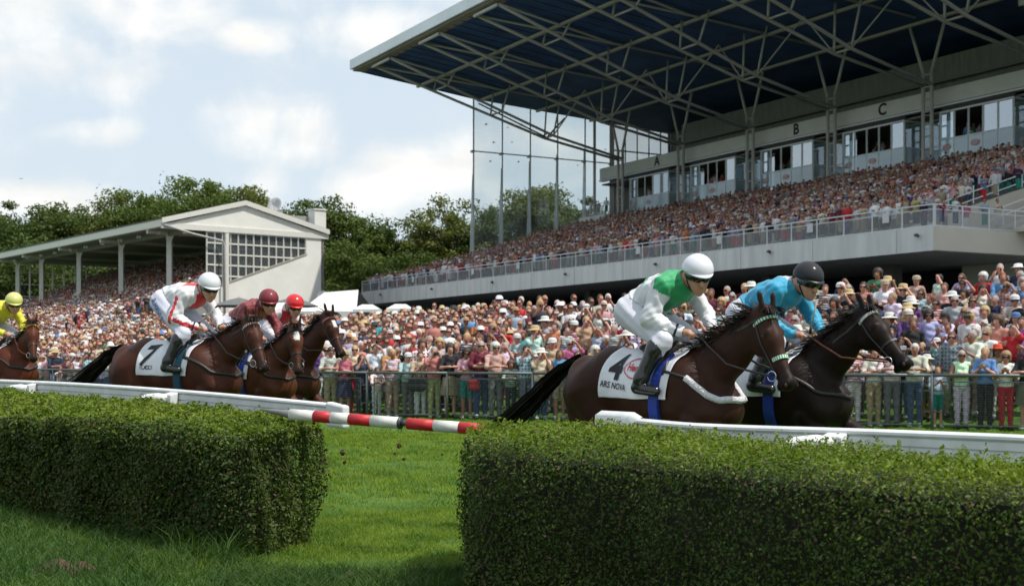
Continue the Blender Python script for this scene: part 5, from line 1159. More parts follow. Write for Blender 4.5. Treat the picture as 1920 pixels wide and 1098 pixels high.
LB, RB = ride(1432, 10.95, 47)
make_horse(LB, RB, 'nearly black horse with a grey browband, leading at the far right', coat=(.012,.006,.004), dark=(.004,.003,.003), neck=.80, headp=42, yaw=-15, nl=-.12, band='white', rein='brown', cloth='plain', legs=1)
make_jockey(LB, RB, 'jockey in plain turquoise blue silks with a black helmet', dict(cols=[(.010,.29,.48),(.5,.52,.55)], fn=silk_blue), (.006,.007,.012), breeches=(.60,.60,.64), headyaw=-22, helmet_rough=.85, whip=('thin dark whip held by the jockey in turquoise', (.50,-.10,1.72), (.58,-.12,2.0)))
L3, R3_ = ride(334, 14.6, 65)
make_horse(L3, R3_, 'reddish bay horse with a white number 7 cloth, foremost of the left group', coat=(.058,.018,.010), dark=(.014,.007,.005), neck=.64, headp=56, yaw=-26, cloth='seven', band='red', ring='cheek', legs=2, scale=1.035, girth=mat('teal girth', (.01,.06,.10), .7))
make_jockey(L3, R3_, 'jockey in white silks with red sleeve stripes and a white helmet', dict(cols=[(.66,.65,.68),(.60,.02,.02)], fn=silk_havlin), (.62,.63,.66), breeches=(.55,.56,.66), cuff=2, headyaw=-34, scale=1.035, name_txt='R.HAVLIN', hip=(.03,.12), txt_at=(-.075,1.90), whip=('pale whip held by the jockey with red-striped sleeves', (.34,-.11,1.74), (.62,-.14,1.93)))
LM, RM = ride(459, 16.2, 55)
make_horse(LM, RM, 'chestnut horse with a white blaze, in the middle of the left group', coat=(.080,.025,.011), dark=(.02,.010,.007), neck=.74, headp=66, yaw=-34, blaze=True, band='plain', cloth='plain', legs=2)
make_jockey(LM, RM, 'jockey in maroon silks with a maroon cloth cap', dict(cols=[(.17,.010,.018),(.28,.09,.02)], fn=silk_dark), (.17,.008,.018), headyaw=-32, helmet_rough=.7)
LR, RR = ride(509, 17.3, 56)
make_horse(LR, RR, 'bay horse with a small star and a pink browband, behind the blazed chestnut', coat=(.052,.017,.009), dark=(.012,.007,.005), neck=1.02, headp=56, yaw=-14, star=True, band='pink', ring='cheek', cloth='plain', legs=2)
make_jockey(LR, RR, 'jockey in white and red silks with a shiny red helmet', dict(cols=[(.64,.60,.64),(.50,.012,.03)], fn=silk_red2), (.58,.012,.015), headyaw=-30, cuff=2, helmet_rough=.2)
LY, RY = ride(-10, 18.9, 60)
make_horse(LY, RY, 'chestnut horse with a yellow browband at the left edge of the picture', coat=(.085,.022,.009), dark=(.015,.008,.006), neck=.76, headp=58, yaw=-36, band='yellow', rein='brown', cloth='plain', legs=1)
make_jockey(LY, RY, 'jockey in bright yellow silks with a pale yellow helmet', dict(cols=[(.60,.55,.02),(.5,.5,.02)], fn=silk_yellow), (.55,.55,.16), headyaw=-30, breeches=(.55,.55,.58))
# ---------------------------------------------------------------- spectators
SK = [(.46,.215,.15),(.54,.27,.20),(.42,.175,.115),(.50,.245,.18),(.32,.145,.09)]
TOPS = [('white',(.66,.66,.68),34),('pale blue',(.33,.40,.52),15),('light pink',(.54,.30,.33),8),('red',(.42,.02,.025),6),('navy blue',(.015,.02,.055),11),('black',(.012,.012,.014),12),('grey',(.22,.23,.25),7),('beige',(.42,.34,.24),7),('maroon',(.14,.012,.03),4),('sky blue',(.10,.24,.44),4),('pink',(.42,.10,.18),2),('green',(.03,.17,.08),1),('turquoise',(.05,.28,.32),1),('lilac',(.32,.28,.42),3),('yellow',(.50,.44,.16),1),('orange',(.46,.17,.06),1),('salmon',(.50,.20,.16),7),('olive',(.12,.13,.07),3),('purple',(.10,.03,.16),1),('cream',(.56,.52,.43),10)]
BOTS = [('dark trousers',(.02,.02,.025),8),('blue jeans',(.04,.07,.15),9),('beige trousers',(.30,.24,.17),6),('grey trousers',(.13,.13,.14),6),('white trousers',(.55,.55,.56),5),('khaki shorts',(.26,.21,.14),5),('red trousers',(.40,.012,.02),1),('green shorts',(.01,.20,.14),1),('brown trousers',(.10,.06,.04),3),('navy shorts',(.02,.025,.06),3)]
HAIRS = [('dark brown hair',(.035,.018,.012)),('brown hair',(.09,.045,.025)),('blond hair',(.42,.29,.13)),('grey hair',(.32,.31,.30)),('white hair',(.55,.53,.50)),('black hair',(.012,.010,.010)),('auburn hair',(.18,.055,.025)),('fair hair',(.30,.19,.10))]
HATS = [('white sun hat',(.60,.59,.56)),('straw hat',(.46,.34,.18)),('white cap',(.60,.60,.62)),('dark cap',(.02,.025,.03)),('beige cap',(.38,.31,.22)),('blue cap',(.08,.16,.34)),('red hat',(.42,.03,.02))]
def pick(L, r): 
    w = np.array([x[2] if len(x) > 2 else 1. for x in L], float); return L[r.choice(len(L), p=w/w.sum())]
PSK = mat('spectator skin', (0,0,0), .55, vary=.08, scale=9, objcol=True); PCL = mat('spectator clothing', (0,0,0), .85, vary=.16, scale=7, objcol=True, bump=.35, bscale=16); PHR = mat('spectator hair', (0,0,0), .6, vary=.3, scale=30, objcol=True, bump=.5, bscale=60)
PGL = mat('sunglasses black', (.006,.006,.007), .15)
def pattern_mat(name, kind):
    m = mat(name, (0,0,0), .85, vary=.1, scale=7, objcol=True, bump=.3, bscale=16); t = m.node_tree; p = t.nodes['Principled BSDF']; src = p.inputs['Base Color'].links[0].from_socket
    g = t.nodes.new('ShaderNodeTexCoord'); fac = None
    for ax in (('Z',) if kind == 'stripe' else ('Z','Y')):
        w = t.nodes.new('ShaderNodeTexWave'); w.bands_direction = ax; w.inputs['Scale'].default_value = 5.5 if kind == 'stripe' else 4.2; t.links.new(g.outputs['Object'], w.inputs['Vector']); r = t.nodes.new('ShaderNodeMapRange'); r.inputs[1].default_value = .45; r.inputs[2].default_value = .6; t.links.new(w.outputs['Fac'], r.inputs[0])
        if fac is None: fac = r.outputs[0]
        else:
            q = t.nodes.new('ShaderNodeMath'); q.operation = 'MULTIPLY'; t.links.new(fac, q.inputs[0]); t.links.new(r.outputs[0], q.inputs[1]); fac = q.outputs[0]
    x = t.nodes.new('ShaderNodeMixRGB'); t.links.new(fac, x.inputs[0]); t.links.new(src, x.inputs[1]); x.inputs[2].default_value = (.5,.5,.52,1) if kind == 'stripe' else (.05,.06,.10,1); t.links.new(x.outputs[0], p.inputs['Base Color']); return m
PATM = [pattern_mat('striped clothing', 'stripe'), pattern_mat('checked clothing', 'check')]
def person_sdf(pose, fem):
    S_ = SDF(.03); sh = .165 if fem else .19
    S_.pair((0,.09,.08),(.01,.09,.46),.042,.055,2).pair((.01,.09,.46),(0,.085,.86),.058,.082,2); S_.pair((-.02,.09,.035),(.14,.11,.03),.04,.035,4,1.1)
    S_.cap((0,0,.90),(0,0,.98),.105,.10 if fem else .11,2,1.45); S_.cap((0,0,1.0),(.0,0,1.16),.098 if fem else .115,.095 if fem else .12,1,1.35); S_.cap((0,0,1.16),(0,0,1.34),.10,.105,1,1.45); S_.pair((0,.06,1.40),(0,sh-.02,1.395),.065,.055,1)
    if fem: S_.pair((.075,.06,1.23),(.085,.06,1.22),.055,.05,1)
    elif pose != 'arms': S_.ell((.06,0,1.08),(.10,.13,.13),1)
    S_.cap((0,0,1.42),(.02,0,1.52),.052,.05,0)
    S_.ell((.025,0,1.60),(.092,.074,.112),0); S_.cap((.06,0,1.525),(.05,0,1.55),.035,.04,0,1.1,.02); S_.cap((.115,0,1.60),(.128,0,1.575),.010,.016,0,1,.012); S_.cap((.10,-.028,1.622),(.10,.028,1.622),.013,.013,0,1,.012)
    S_.cap((.108,-.018,1.545),(.108,.018,1.545),.010,.010,0,1,.01)
    for g in (1,-1): S_.cap((.01,.074*g,1.61),(.01,.078*g,1.58),.014,.011,0,1,.01)
    def arm(g, e, w, h_):
        S_.cap((0,sh*g,1.39),e,.052,.042,3); m_ = tuple((np.array(e)*.75+np.array(w)*.25)); S_.cap(e,m_,.042,.040,3 if not fem else 0); S_.cap(m_,w,.038,.028,0)
        w_, h2 = np.array(w), np.array(h_); d_ = (h2-w_); d_ = d_/np.linalg.norm(d_); s__ = np.cross(d_, (0,0,1)); s__ = s__/max(np.linalg.norm(s__), .01); S_.cap(w, tuple(w_+d_*.07), .028, .034, 0, 1, .015)
        for k in range(4): o = w_+d_*.07+s__*(.027-.018*k); S_.cap(tuple(o), tuple(o+d_*(.075-.006*abs(k-1))), .011, .009, 0, 1, .006)
        S_.cap(tuple(w_+d_*.03-s__*.03*g), tuple(w_+d_*.085-s__*.052*g), .012, .010, 0, 1, .008)
    if pose == 'clap':
        for g in (1,-1): arm(g, (.14,.23*g,1.14), (.30,.05*g,1.27), (.36,.02*g,1.34))
    elif pose == 'rail':
        for g in (1,-1): arm(g, (.16,.25*g,1.16), (.36,.10*g,1.19), (.43,.0,1.19))
    elif pose == 'camera':
        for g in (1,-1): arm(g, (.20,.20*g,1.30), (.26,.08*g,1.52), (.26,.045*g,1.60))
    elif pose == 'cross':
        for g in (1,-1): arm(g, (.06,.25*g,1.15), (.20,.02*g,1.17+.03*g), (.20,-.10*g,1.18+.03*g))
    elif pose == 'shade':
        arm(1, (.20,.24,1.42), (.17,.10,1.63), (.13,.03,1.68)); arm(-1, (.02,-.24,1.12), (.14,-.22,.92), (.18,-.20,.84))
    else:
        for g in (1,-1): arm(g, (-.01,.235*g,1.12), (.06,.25*g,.88), (.08,.24*g,.80))
    return S_
PT = {}
for pose in ('clap','rail','camera','cross','shade','arms'):
    for fem in (0, 1):
        S_ = person_sdf(pose, fem); V, Q = S_.mesh(.021); fc = V[Q].mean(1); tg = S_.tags(fc); nr = S_.grad(V); d = {}; vt_ = S_.tags(V)
        d['body'] = npmesh('spectator_body', V-nr*(.006*np.isin(vt_, (1,3,2,4)))[:, None], Q, mats=[PSK])
        fold = (.012+.005*np.sin(V[:, 2]*42+V[:, 1]*23+V[:, 0]*11)+.004*np.sin(V[:, 1]*61-V[:, 2]*37))[:, None]
        vv, qq, _ = subset(V, Q, np.isin(tg, (1, 3)) | ((tg == 2) & (fc[:, 2] > .93)), nr*fold); d['shirt'] = npmesh('shirt', vv, qq, mats=[PCL])
        vv, qq, _ = subset(V, Q, ((tg == 1)) | ((tg == 2) & (fc[:, 2] > .93)), nr*fold); d['vest'] = npmesh('vest', vv, qq, mats=[PCL])
        vv, qq, _ = subset(V, Q, (tg == 2) & (fc[:, 2] <= .95), nr*fold); d['trousers'] = npmesh('trousers', vv, qq, mats=[PCL])
        vv, qq, _ = subset(V, Q, (tg == 2) & (fc[:, 2] <= .95) & (fc[:, 2] > .5), nr*fold*1.4); d['shorts'] = npmesh('shorts', vv, qq, mats=[PCL])
        vv, qq, _ = subset(V, Q, (tg == 4), nr*.006); d['shoes'] = npmesh('shoes', vv, qq, mats=[PCL])
        mb = MB(); mb.lathe([(.135,.98),(.165,.90),(.20,.70),(.225,.52)], (0,0,0), 16); o = mb.build('skirt', PCL, None, True); o.data.transform(Matrix.Diagonal((.85,1.1,1,1))); d['skirt'] = o.data; bpy.data.objects.remove(o)
        PT[pose, fem] = d
def hairmesh(kind):
    S_ = SDF(.02); S_.ell((.005,0,1.625),(.102,.088,.105),1); S_.ell((.06,0,1.565),(.105,.058,.085),9)
    if kind == 'long': S_.cap((-.05,.055,1.60),(-.03,.07,1.42),.048,.035,1); S_.cap((-.05,-.055,1.60),(-.03,-.07,1.42),.048,.035,1); S_.cap((-.06,0,1.58),(-.06,0,1.42),.05,.04,1)
    if kind == 'puff': S_.ell((-.01,0,1.65),(.125,.118,.115),1); S_.cap((0,.08,1.62),(0,.085,1.55),.035,.03,1); S_.cap((0,-.08,1.62),(0,-.085,1.55),.035,.03,1)
    V, Q = S_.mesh(.017); fc = V[Q].mean(1); tg = S_.tags(fc); keep = (tg == 1) & ~((fc[:, 0] > .075) & (fc[:, 2] < 1.655)) & ~((fc[:, 0] > .02) & (fc[:, 2] < 1.57) & (abs(fc[:, 1]) < .07))
    n_ = S_.grad(V); vv, qq, _ = subset(V, Q, keep, n_*(.004*np.sin(V[:, 2]*160+V[:, 1]*110))[:, None]); return npmesh('hair', vv, qq, mats=[PHR])
HM = {k: hairmesh(k) for k in ('short','long','puff')}
def hatmesh(kind):
    mb = MB()
    if kind == 'brim': prof = [(.205,1.635),(.16,1.655),(.112,1.665),(.108,1.70),(.098,1.75),(.06,1.765),(0,1.76)]
    elif kind == 'wide': prof = [(.29,1.66),(.20,1.64),(.112,1.66),(.105,1.72),(.09,1.77),(.04,1.785),(0,1.78)]
    else: prof = [(.104,1.635),(.108,1.66),(.100,1.705),(.07,1.74),(0,1.752)]
    mb.lathe(prof, (.008,0,0), 18); mb.lathe([(prof[0][0]-.004, prof[0][1]-.006), (.09, 1.65)], (.008,0,0), 18)
    if kind == 'cap':
        r1 = [(.10*math.cos(b)+.008,.10*math.sin(b),1.645) for b in np.linspace(-1.0,1.0,9)]; r2 = [(x+.085*math.cos(b*1.3),y,1.632) for (x,y,z),b in zip(r1, np.linspace(-1.0,1.0,9))]; mb.grid([r1,r2,[(x,y,z-.006) for x,y,z in r2],[(x,y,z-.008) for x,y,z in r1]])
    o = mb.build('hat', PCL, None, True); m = o.data; bpy.data.objects.remove(o); return m
HT = {k: hatmesh(k) for k in ('brim','wide','cap')}
mb = MB(); rows = [[(.028+.100*math.cos(b), .082*math.sin(b), z-.012*(1-math.cos(2*b))*(z < 1.6)) for b in np.linspace(-1.25,1.25,13)] for z in (1.588,1.622)]; mb.grid(rows); o = mb.build('glasses', PGL); GLM = o.data; bpy.data.objects.remove(o)
mb = MB()
for g in (-1, 1): mb.add([(.112,.020*g,1.606),(.098,.044*g,1.604),(.098,.044*g,1.615),(.112,.020*g,1.618)], [(0,1,2,3)])
mb.add([(.122,-.022,1.545),(.122,.022,1.545),(.121,.018,1.553),(.121,-.018,1.553)], [(0,1,2,3)]); o = mb.build('eyes', mat('eye and lip dark', (.05,.022,.018), .5)); EYM = o.data; bpy.data.objects.remove(o)
mb = MB(); mb.box((.27,0,1.60), (.05,.11,.07)); mb.lathe([(.03,0),(.034,.06)], (.0,0,0), 10); o = mb.build('camera_body', PGL); 
CAMM = None; bpy.data.objects.remove(o)
# ---- where the crowd stands
fpn = np.array(fence_pts[::-1], float); fdl = np.concatenate([[0], np.cumsum(np.linalg.norm(np.diff(fpn, axis=0), axis=1))])
rc = np.random.default_rng(5)
Ps = []
# front row by hand-ish spacing along the fence, then rows behind on the rising terrace
cand = []
for row in range(190):
    dd = .40+row*.50 if row < 18 else .40+18*.50+(row-18)*.84
    x = 0.0
    while x < fdl[-1]:
        x += rc.uniform(.40,.54) if row else rc.uniform(.37,.50)
        q = np.array((np.interp(x, fdl, fpn[:, 0]), np.interp(x, fdl, fpn[:, 1]))); k = min(np.searchsorted(fdl, x), len(fdl)-1); tdir = fpn[k]-fpn[k-1]; tdir = tdir/np.linalg.norm(tdir); nn_ = np.array((-tdir[1], tdir[0])); nn_ = nn_ if nn_@np.array((.3,1)) > 0 else -nn_
        p = q+nn_*(dd+(rc.normal()*.12 if row else abs(rc.normal())*.04)); cand.append((p[0], p[1], row, x))
cand = np.array(cand); px_ = CX+F*cand[:, 0]/cand[:, 1]; keep = (cand[:, 1] > 15) & (px_ > -25) & (px_ < 1950); cand = cand[keep]; px_ = px_[keep]
keep = (side(cand[:, :2], bound_pts) < 0) | (seg_d(cand[:, :2], bound_pts) < .3); cand = cand[keep]
keep = (side(cand[:, :2], fence_pts) > 0) & (seg_d(cand[:, :2], fence_pts) > .36); cand = cand[keep]
# on the fan-out corners rows cross: thin out anything too close together
o_ = np.argsort(np.hypot(cand[:, 0], cand[:, 1])); cand = cand[o_]; cell = {}; ok = []
for i, c in enumerate(cand):
    k = (int(c[0]/.6), int(c[1]/.6)); good = True
    for a in (-1,0,1):
        for b in (-1,0,1):
            for j in cell.get((k[0]+a, k[1]+b), ()):
                if (cand[j,0]-c[0])**2+(cand[j,1]-c[1])**2 < .085: good = False
    if good: cell.setdefault(k, []).append(i); ok.append(i)
cand = cand[ok]
# the three hundred nearest that show: front row right along the fence first, then by distance
dist = np.hypot(cand[:, 0], cand[:, 1]); score = dist*np.where(cand[:, 2] == 0, .72, 1.0); od = np.argsort(score); near, far = cand[od[:300]], cand[od[300:]]
near = near[np.lexsort((near[:, 0], near[:, 2]))]
used = set(); ROWN = ['front row','second row','third row','fourth row','fifth row','sixth row','seventh row','eighth row','ninth row','tenth row','eleventh row','twelfth row']
def place_word(px):
    for lim, w in ((130,'behind the yellow jockey'),(300,'behind the tail of horse seven'),(470,'behind horse seven'),(640,'by the left end of the fence gate'),(760,'above the striped pole'),(905,'between the two hedges'),(1000,'left of the dark tail'),(1110,'behind the tail of horse four'),(1250,'behind horse four'),(1400,'under the green jockey'),(1560,'behind the turquoise jockey'),(1700,'behind the black horse'),(1800,'right of the black horse'),(2000,'near the right edge')):
        if px < lim: return w
SPECIAL = {}
prev = ''
specs = []
for i, (x, y, row, s_) in enumerate(near):
    r = np.random.default_rng(1000+i); fem = int(r.random() < .5); child = (r.random() < .08); z = gz(x, y); px = CX+F*x/y
    top, bot = pick(TOPS, r), pick(BOTS, r); hair = HAIRS[r.choice(8, p=[.25,.22,.12,.11,.06,.11,.05,.08])]; hat = HATS[r.choice(len(HATS), p=[.26,.09,.27,.14,.12,.10,.02])] if r.random() < .22 else None; gl = r.random() < .38
    if row == 0: pose = ('rail','rail','clap','camera','cross')[r.integers(5)]
    else: pose = ('clap','cross','camera','shade','arms','clap','arms')[r.integers(7)]
    specs.append(dict(x=x,y=y,z=z,row=int(row),px=px,fem=fem,child=child,top=top,bot=bot,hair=hair,hat=hat,gl=gl,pose=pose,r=r))
# people the photograph singles out near the right-hand end and above the pole
def special(px, row, **k):
    c = min((s for s in specs if s['row'] == row and not s.get('sp')), key=lambda s: abs(s['px']-px)); c.update(k); c['sp'] = True
T = {t[0]: t for t in TOPS}; B = {b[0]: b for b in BOTS}; Hh = {h[0]: h for h in HAIRS}; Ht = {h[0]: h for h in HATS}
special(1875, 1, fem=1, hat=('wide red and white hat',(.50,.06,.02),'wide'), top=T['beige'], gl=False, pose='clap')
special(1885, 0, fem=1, top=T['white'], bot=B['red trousers'], pose='clap', hair=Hh['fair hair'], gl=True, hat=None)
special(1770, 0, child=True, fem=0, top=T['pale blue'], bot=B['green shorts'], hair=Hh['fair hair'], hat=None, pose='clap', gl=False)
special(1730, 0, child=False, fem=0, top=T['cream'], bot=B['blue jeans'], hair=Hh['white hair'], hat=None, pose='rail', gl=False)
special(1690, 0, child=False, fem=0, top=T['white'], bot=B['grey trousers'], hair=Hh['white hair'], hat=None, pose='rail', gl=False)
special(1610, 0, fem=1, top=T['pink'], bot=B['white trousers'], hair=Hh['blond hair'], hat=None, pose='clap', gl=False)
special(1830, 0, fem=1, top=T['sky blue'], bot=B['dark trousers'], hair=Hh['blond hair'], hat=None, pose='clap', gl=False)
special(1775, 1, fem=0, child=False, top=T['grey'], hair=Hh['brown hair'], hat=None, pose='arms', gl=True)
special(1702, 3, fem=0, child=False, top=T['black'], hair=Hh['brown hair'], hat=None, pose='arms', gl=False)
special(760, 0, fem=0, child=False, top=T['pale blue'], bot=B['grey trousers'], hat=Ht['white cap'], pose='rail', gl=False)
special(700, 0, fem=0, child=True, top=T['white'], bot=B['white trousers'], hair=Hh['brown hair'], hat=None, pose='rail', gl=False)
special(620, 0, fem=0, child=False, top=T['beige'], bot=B['beige trousers'], hair=Hh['dark brown hair'], hat=None, pose='rail', gl=False)
special(900, 0, fem=0, child=False, top=T['maroon'], bot=B['blue jeans'], hair=Hh['grey hair'], hat=None, pose='cross', gl=True)
special(965, 0, fem=0, child=True, top=T['green'], bot=B['dark trousers'], hair=Hh['brown hair'], hat=None, pose='rail', gl=False)
GRP = 'spectators standing behind the crowd fence'
for i, s in enumerate(specs):
    r = s['r']; fem = s['fem']; d = PT[s['pose'], fem]; who = ('girl' if fem else 'boy') if s['child'] else ('woman' if fem else 'man')
    head = s['hat'][0] if s['hat'] else s['hair'][0]; act = dict(clap='clapping', rail='leaning on the fence', camera='raising both hands to the face', cross='arms folded', shade='shading eyes', arms='arms down')[s['pose']]
    row = ROWN[s['row']] if s['row'] < len(ROWN) else 'back rows'
    skirt = fem and r.random() < .35; bw = s['bot'][0] if not skirt else s['bot'][0].split()[0]+' skirt'
    opts = [f"{who} in {s['top'][0]} top, {head}, {act}, {row}, {place_word(s['px'])}", f"{who} in {s['top'][0]} top and {bw}, {head}, {row}, {place_word(s['px'])}", f"{who}, {s['top'][0]} top, {bw}, {head}, {act}, {row}, {place_word(s['px'])}"]
    n1_ = specs[i-1]['top'][0] if i else 'white'; n2_ = specs[i+1]['top'][0] if i+1 < len(specs) else 'white'
    opts += [f"{who}, {s['top'][0]} top, {head}, {row}, between {n1_} and {n2_} tops, {place_word(s['px'])}", f"{who}, {s['top'][0]} top, {head}, {act}, {row}, right of a {n1_} top"]
    lab = next((o for o in opts if o not in used and len(o.split()) <= 16), None)
    if lab is None: lab = next((o for o in opts if o not in used), opts[2]+' again'); lab = ' '.join(lab.split()[:16])
    used.add(lab)
    aim = math.atan2(-s['y']+8, 2-s['x'])+r.normal()*.35-.25 if s['row'] else math.atan2(-s['y']+9, 3-s['x'])+r.normal()*.18
    sc = (.72+.12*r.random()) if s['child'] else ((.98 if fem else 1.05)+r.normal()*.035)
    if s['row'] == 0 and s['pose'] == 'rail' and not s['child']: pass
    t = empty('person', (s['x'], s['y'], s['z']), aim, lab, 'person', GRP); t.scale = (sc,)*3
    sk = SK[r.integers(len(SK))]
    def add(nm_, me, c):
        o = link(nm_, me, t); o.color = (*c, 1); return o
    add('body', d['body'], sk); j_ = lambda c: tuple(min(1, v*(1+.12*r.normal())) for v in c)
    so_ = add('shirt', d['vest' if fem and r.random() < .5 else 'shirt'], j_(s['top'][1]))
    if r.random() < .22: so_.material_slots[0].link = 'OBJECT'; so_.material_slots[0].material = PATM[int(r.random() < .5)]
    if skirt: add('skirt', d['skirt'], j_(s['bot'][1]))
    elif 'shorts' in s['bot'][0]: add('shorts', d['shorts'], j_(s['bot'][1]))
    else: add('trousers', d['trousers'], j_(s['bot'][1]))
    if s['row'] < 2: add('shoes', d['shoes'], (.05,.04,.04) if r.random() < .6 else (.5,.5,.5))
    add('hair', HM['long' if fem and r.random() < .6 else ('puff' if r.random() < .25 else 'short')], s['hair'][1])
    if s['hat']:
        k = s['hat'][2] if len(s['hat']) > 2 else ('cap' if 'cap' in s['hat'][0] else 'brim'); h_ = add('hat', HT[k], s['hat'][1])
    link('sunglasses', GLM, t) if s['gl'] else link('facial_features', EYM, t)
# ---- everyone else, one mass
def lowperson():
    """a light figure as vertex groups: returns V, Q, region per vertex (0 skin 1 top 2 trousers 3 hair 4 hat 5 glasses)"""
    V = []; Q = []; R = []
    def sph(c, r, reg, nu=8, nv=5, z0=0, z1=math.pi):
        b = len(V)
        for j in range(nv):
            a = z0+(z1-z0)*j/(nv-1)
            for i in range(nu): f_ = 2*math.pi*i/nu; V.append((c[0]+r[0]*math.sin(a)*math.cos(f_), c[1]+r[1]*math.sin(a)*math.sin(f_), c[2]+r[2]*math.cos(a))); R.append(reg)
        for j in range(nv-1):
            for i in range(nu): p_ = b+j*nu+i; q_ = b+j*nu+(i+1) % nu; Q.append((p_, p_+nu, q_+nu, q_))
    def tb(pts, rr, reg, n=6, ky=1.):
        b = len(V)
        for k, (p, r_) in enumerate(zip(pts, rr)):
            p = np.array(p); d_ = np.array(pts[min(k+1, len(pts)-1)])-np.array(pts[max(k-1, 0)]); d_ = d_/np.linalg.norm(d_); u1 = np.cross(d_, (1,0,0)) if abs(d_[0]) < .8 else np.cross(d_, (0,0,1)); u1 /= np.linalg.norm(u1); u2 = np.cross(d_, u1)
            for i in range(n): f_ = 2*math.pi*i/n; V.append(tuple(p+u1*r_*math.cos(f_)*ky+u2*r_*math.sin(f_))); R.append(reg if not isinstance(reg, (list, tuple)) else reg[k])
        for k in range(len(pts)-1):
            for i in range(n): p_ = b+k*n+i; q_ = b+k*n+(i+1) % n; Q.append((p_, q_, q_+n, p_+n))
    return V, Q, R, sph, tb
LOW = []
for v in range(8):
    V, Q, R, sph, tb = lowperson(); hatk = {5:'brim', 6:'cap', 7:'brim'}.get(v)
    tb([(0,0,.35),(0,0,.9)], (.13,.14), 2, 6, 1.2); tb([(0,0,.9),(0,0,1.1),(0,0,1.32),(0,0,1.42),(0,0,1.45)], (.125,.125,.15,.12,.05), 1, 8, 1.35); tb([(0,0,1.40),(.02,0,1.54)], (.05,.05), 0, 5)
    sph((.025,0,1.60), (.092,.076,.112), 0)
    if not hatk: sph((-.012,0,1.628), (.098,.090,.105 if v % 2 else .12), 3, 8, 4, 0, 1.9 if v < 3 else 2.3)
    else:
        b = len(V)
        prof = [(.21,1.645),(.112,1.665),(.10,1.74),(0.01,1.76)] if hatk == 'brim' else [(.112,1.64),(.108,1.69),(.07,1.745),(.01,1.755)]
        for rr_, zz_ in prof:
            for i in range(10): f_ = 2*math.pi*i/10; ex = .07 if (hatk == 'cap' and zz_ == 1.64 and math.cos(f_) > .4) else 0; V.append((rr_*math.cos(f_)+ex, rr_*math.sin(f_), zz_)); R.append(4)
        for j in range(3):
            for i in range(10): p_ = b+j*10+i; q_ = b+j*10+(i+1) % 10; Q.append((p_, q_, q_+10, p_+10))
        sph((-.03,0,1.60), (.08,.08,.08), 3, 6, 4, .8, 2.4)
    if v in (1,3,4,6):
        b = len(V)
        for z_ in (1.59,1.622):
            for bb in (-1.1,-.4,.4,1.1): V.append((.03+.098*math.cos(bb), .082*math.sin(bb), z_)); R.append(5)
        for i in range(3): Q.append((b+i, b+i+1, b+i+5, b+i+4))
    else:
        for g in (-1, 1):
            b = len(V)
            for (yy, z_) in ((.012,1.60),(.045,1.60),(.045,1.618),(.012,1.618)): V.append((.117-.012*(yy > .03), yy*g, z_)); R.append(6)
            Q.append((b, b+1, b+2, b+3))
    for g in (1,-1):
        e = [(.12,.24*g,1.16),(-.01,.24*g,1.12),(.14,.22*g,1.28),(.05,.25*g,1.15)][v % 4]; w = [(.30,.05*g,1.28),(.08,.25*g,.9),(.22,.07*g,1.54),(.21,-.05*g,1.18)][v % 4]
        tb([(0,.18*g,1.39), e, tuple((np.array(e)*.7+np.array(w)*.3)), w, tuple(np.array(w)+np.array((.06,0,.03)))], (.055,.046,.042,.032,.025), [1,1,1 if v % 2 else 0,0,0], 5)
    LOW.append((np.array(V), np.array(Q), np.array(R)))
crowd = [(x, y, gz_, 0, None) for (x, y), gz_ in zip(far[:, :2], ground_z(far[:, :2]))]
# upper tier of the big stand
for k in range(29):
    t = 2.9+k*.86; z = 8.1+(max(t-.4,1.6)-1.6)*slope; s = .4 if t < 12.5 else .6
    gate = rc.uniform(0, 1)
    while s < 67.6:
        s += rc.uniform(.46,.70)
        if rc.random() < .06+.10*(math.sin(s*.9+k*.7)+math.sin(s*.37-k*1.3) > 1.1) or (abs((s % 10.4)-4) < .5 and rc.random() < .8): continue
        p = S(s, t+rc.normal()*.06, z); crowd.append((p.x, p.y, p.z, 1, -2.6))
s = .5
while s < 72: 
    s += rc.uniform(.42,.75); p = S(s, .75+rc.random()*.2, 8.1); crowd.append((p.x, p.y, p.z, 1, -2.6))
s = .5
while s < 68: 
    s += rc.uniform(.5,.9); p = S(s, 1.6+rc.random()*.3, 8.1); crowd.append((p.x, p.y, p.z, 1, -2.6))
for (s, t) in ((69.3,1.0),(69.9,2.2),(70.6,1.4),(71.6,2.6),(70.2,3.4),(71.9,4.4),(71.7,5.6),(69.2,4),(70,5.2)): p = S(s, t, 8.1); crowd.append((p.x, p.y, p.z, 1, -2.4))
for i, sc_ in enumerate(COLS):          # people at the open bay windows
    for q in range(7): p = S(sc_+.45+rc.uniform(1.6,4.4), TB+.3+rc.random()*1.2, 17.6); crowd.append((p.x, p.y, p.z, 1, -2.6))
for (s, t) in ((1.6,26.2),(2.2,26.5),(3.1,26.2),(4.0,26.6)): p = S(s, t, 16.9); crowd.append((p.x, p.y, p.z, 1, -2.6))
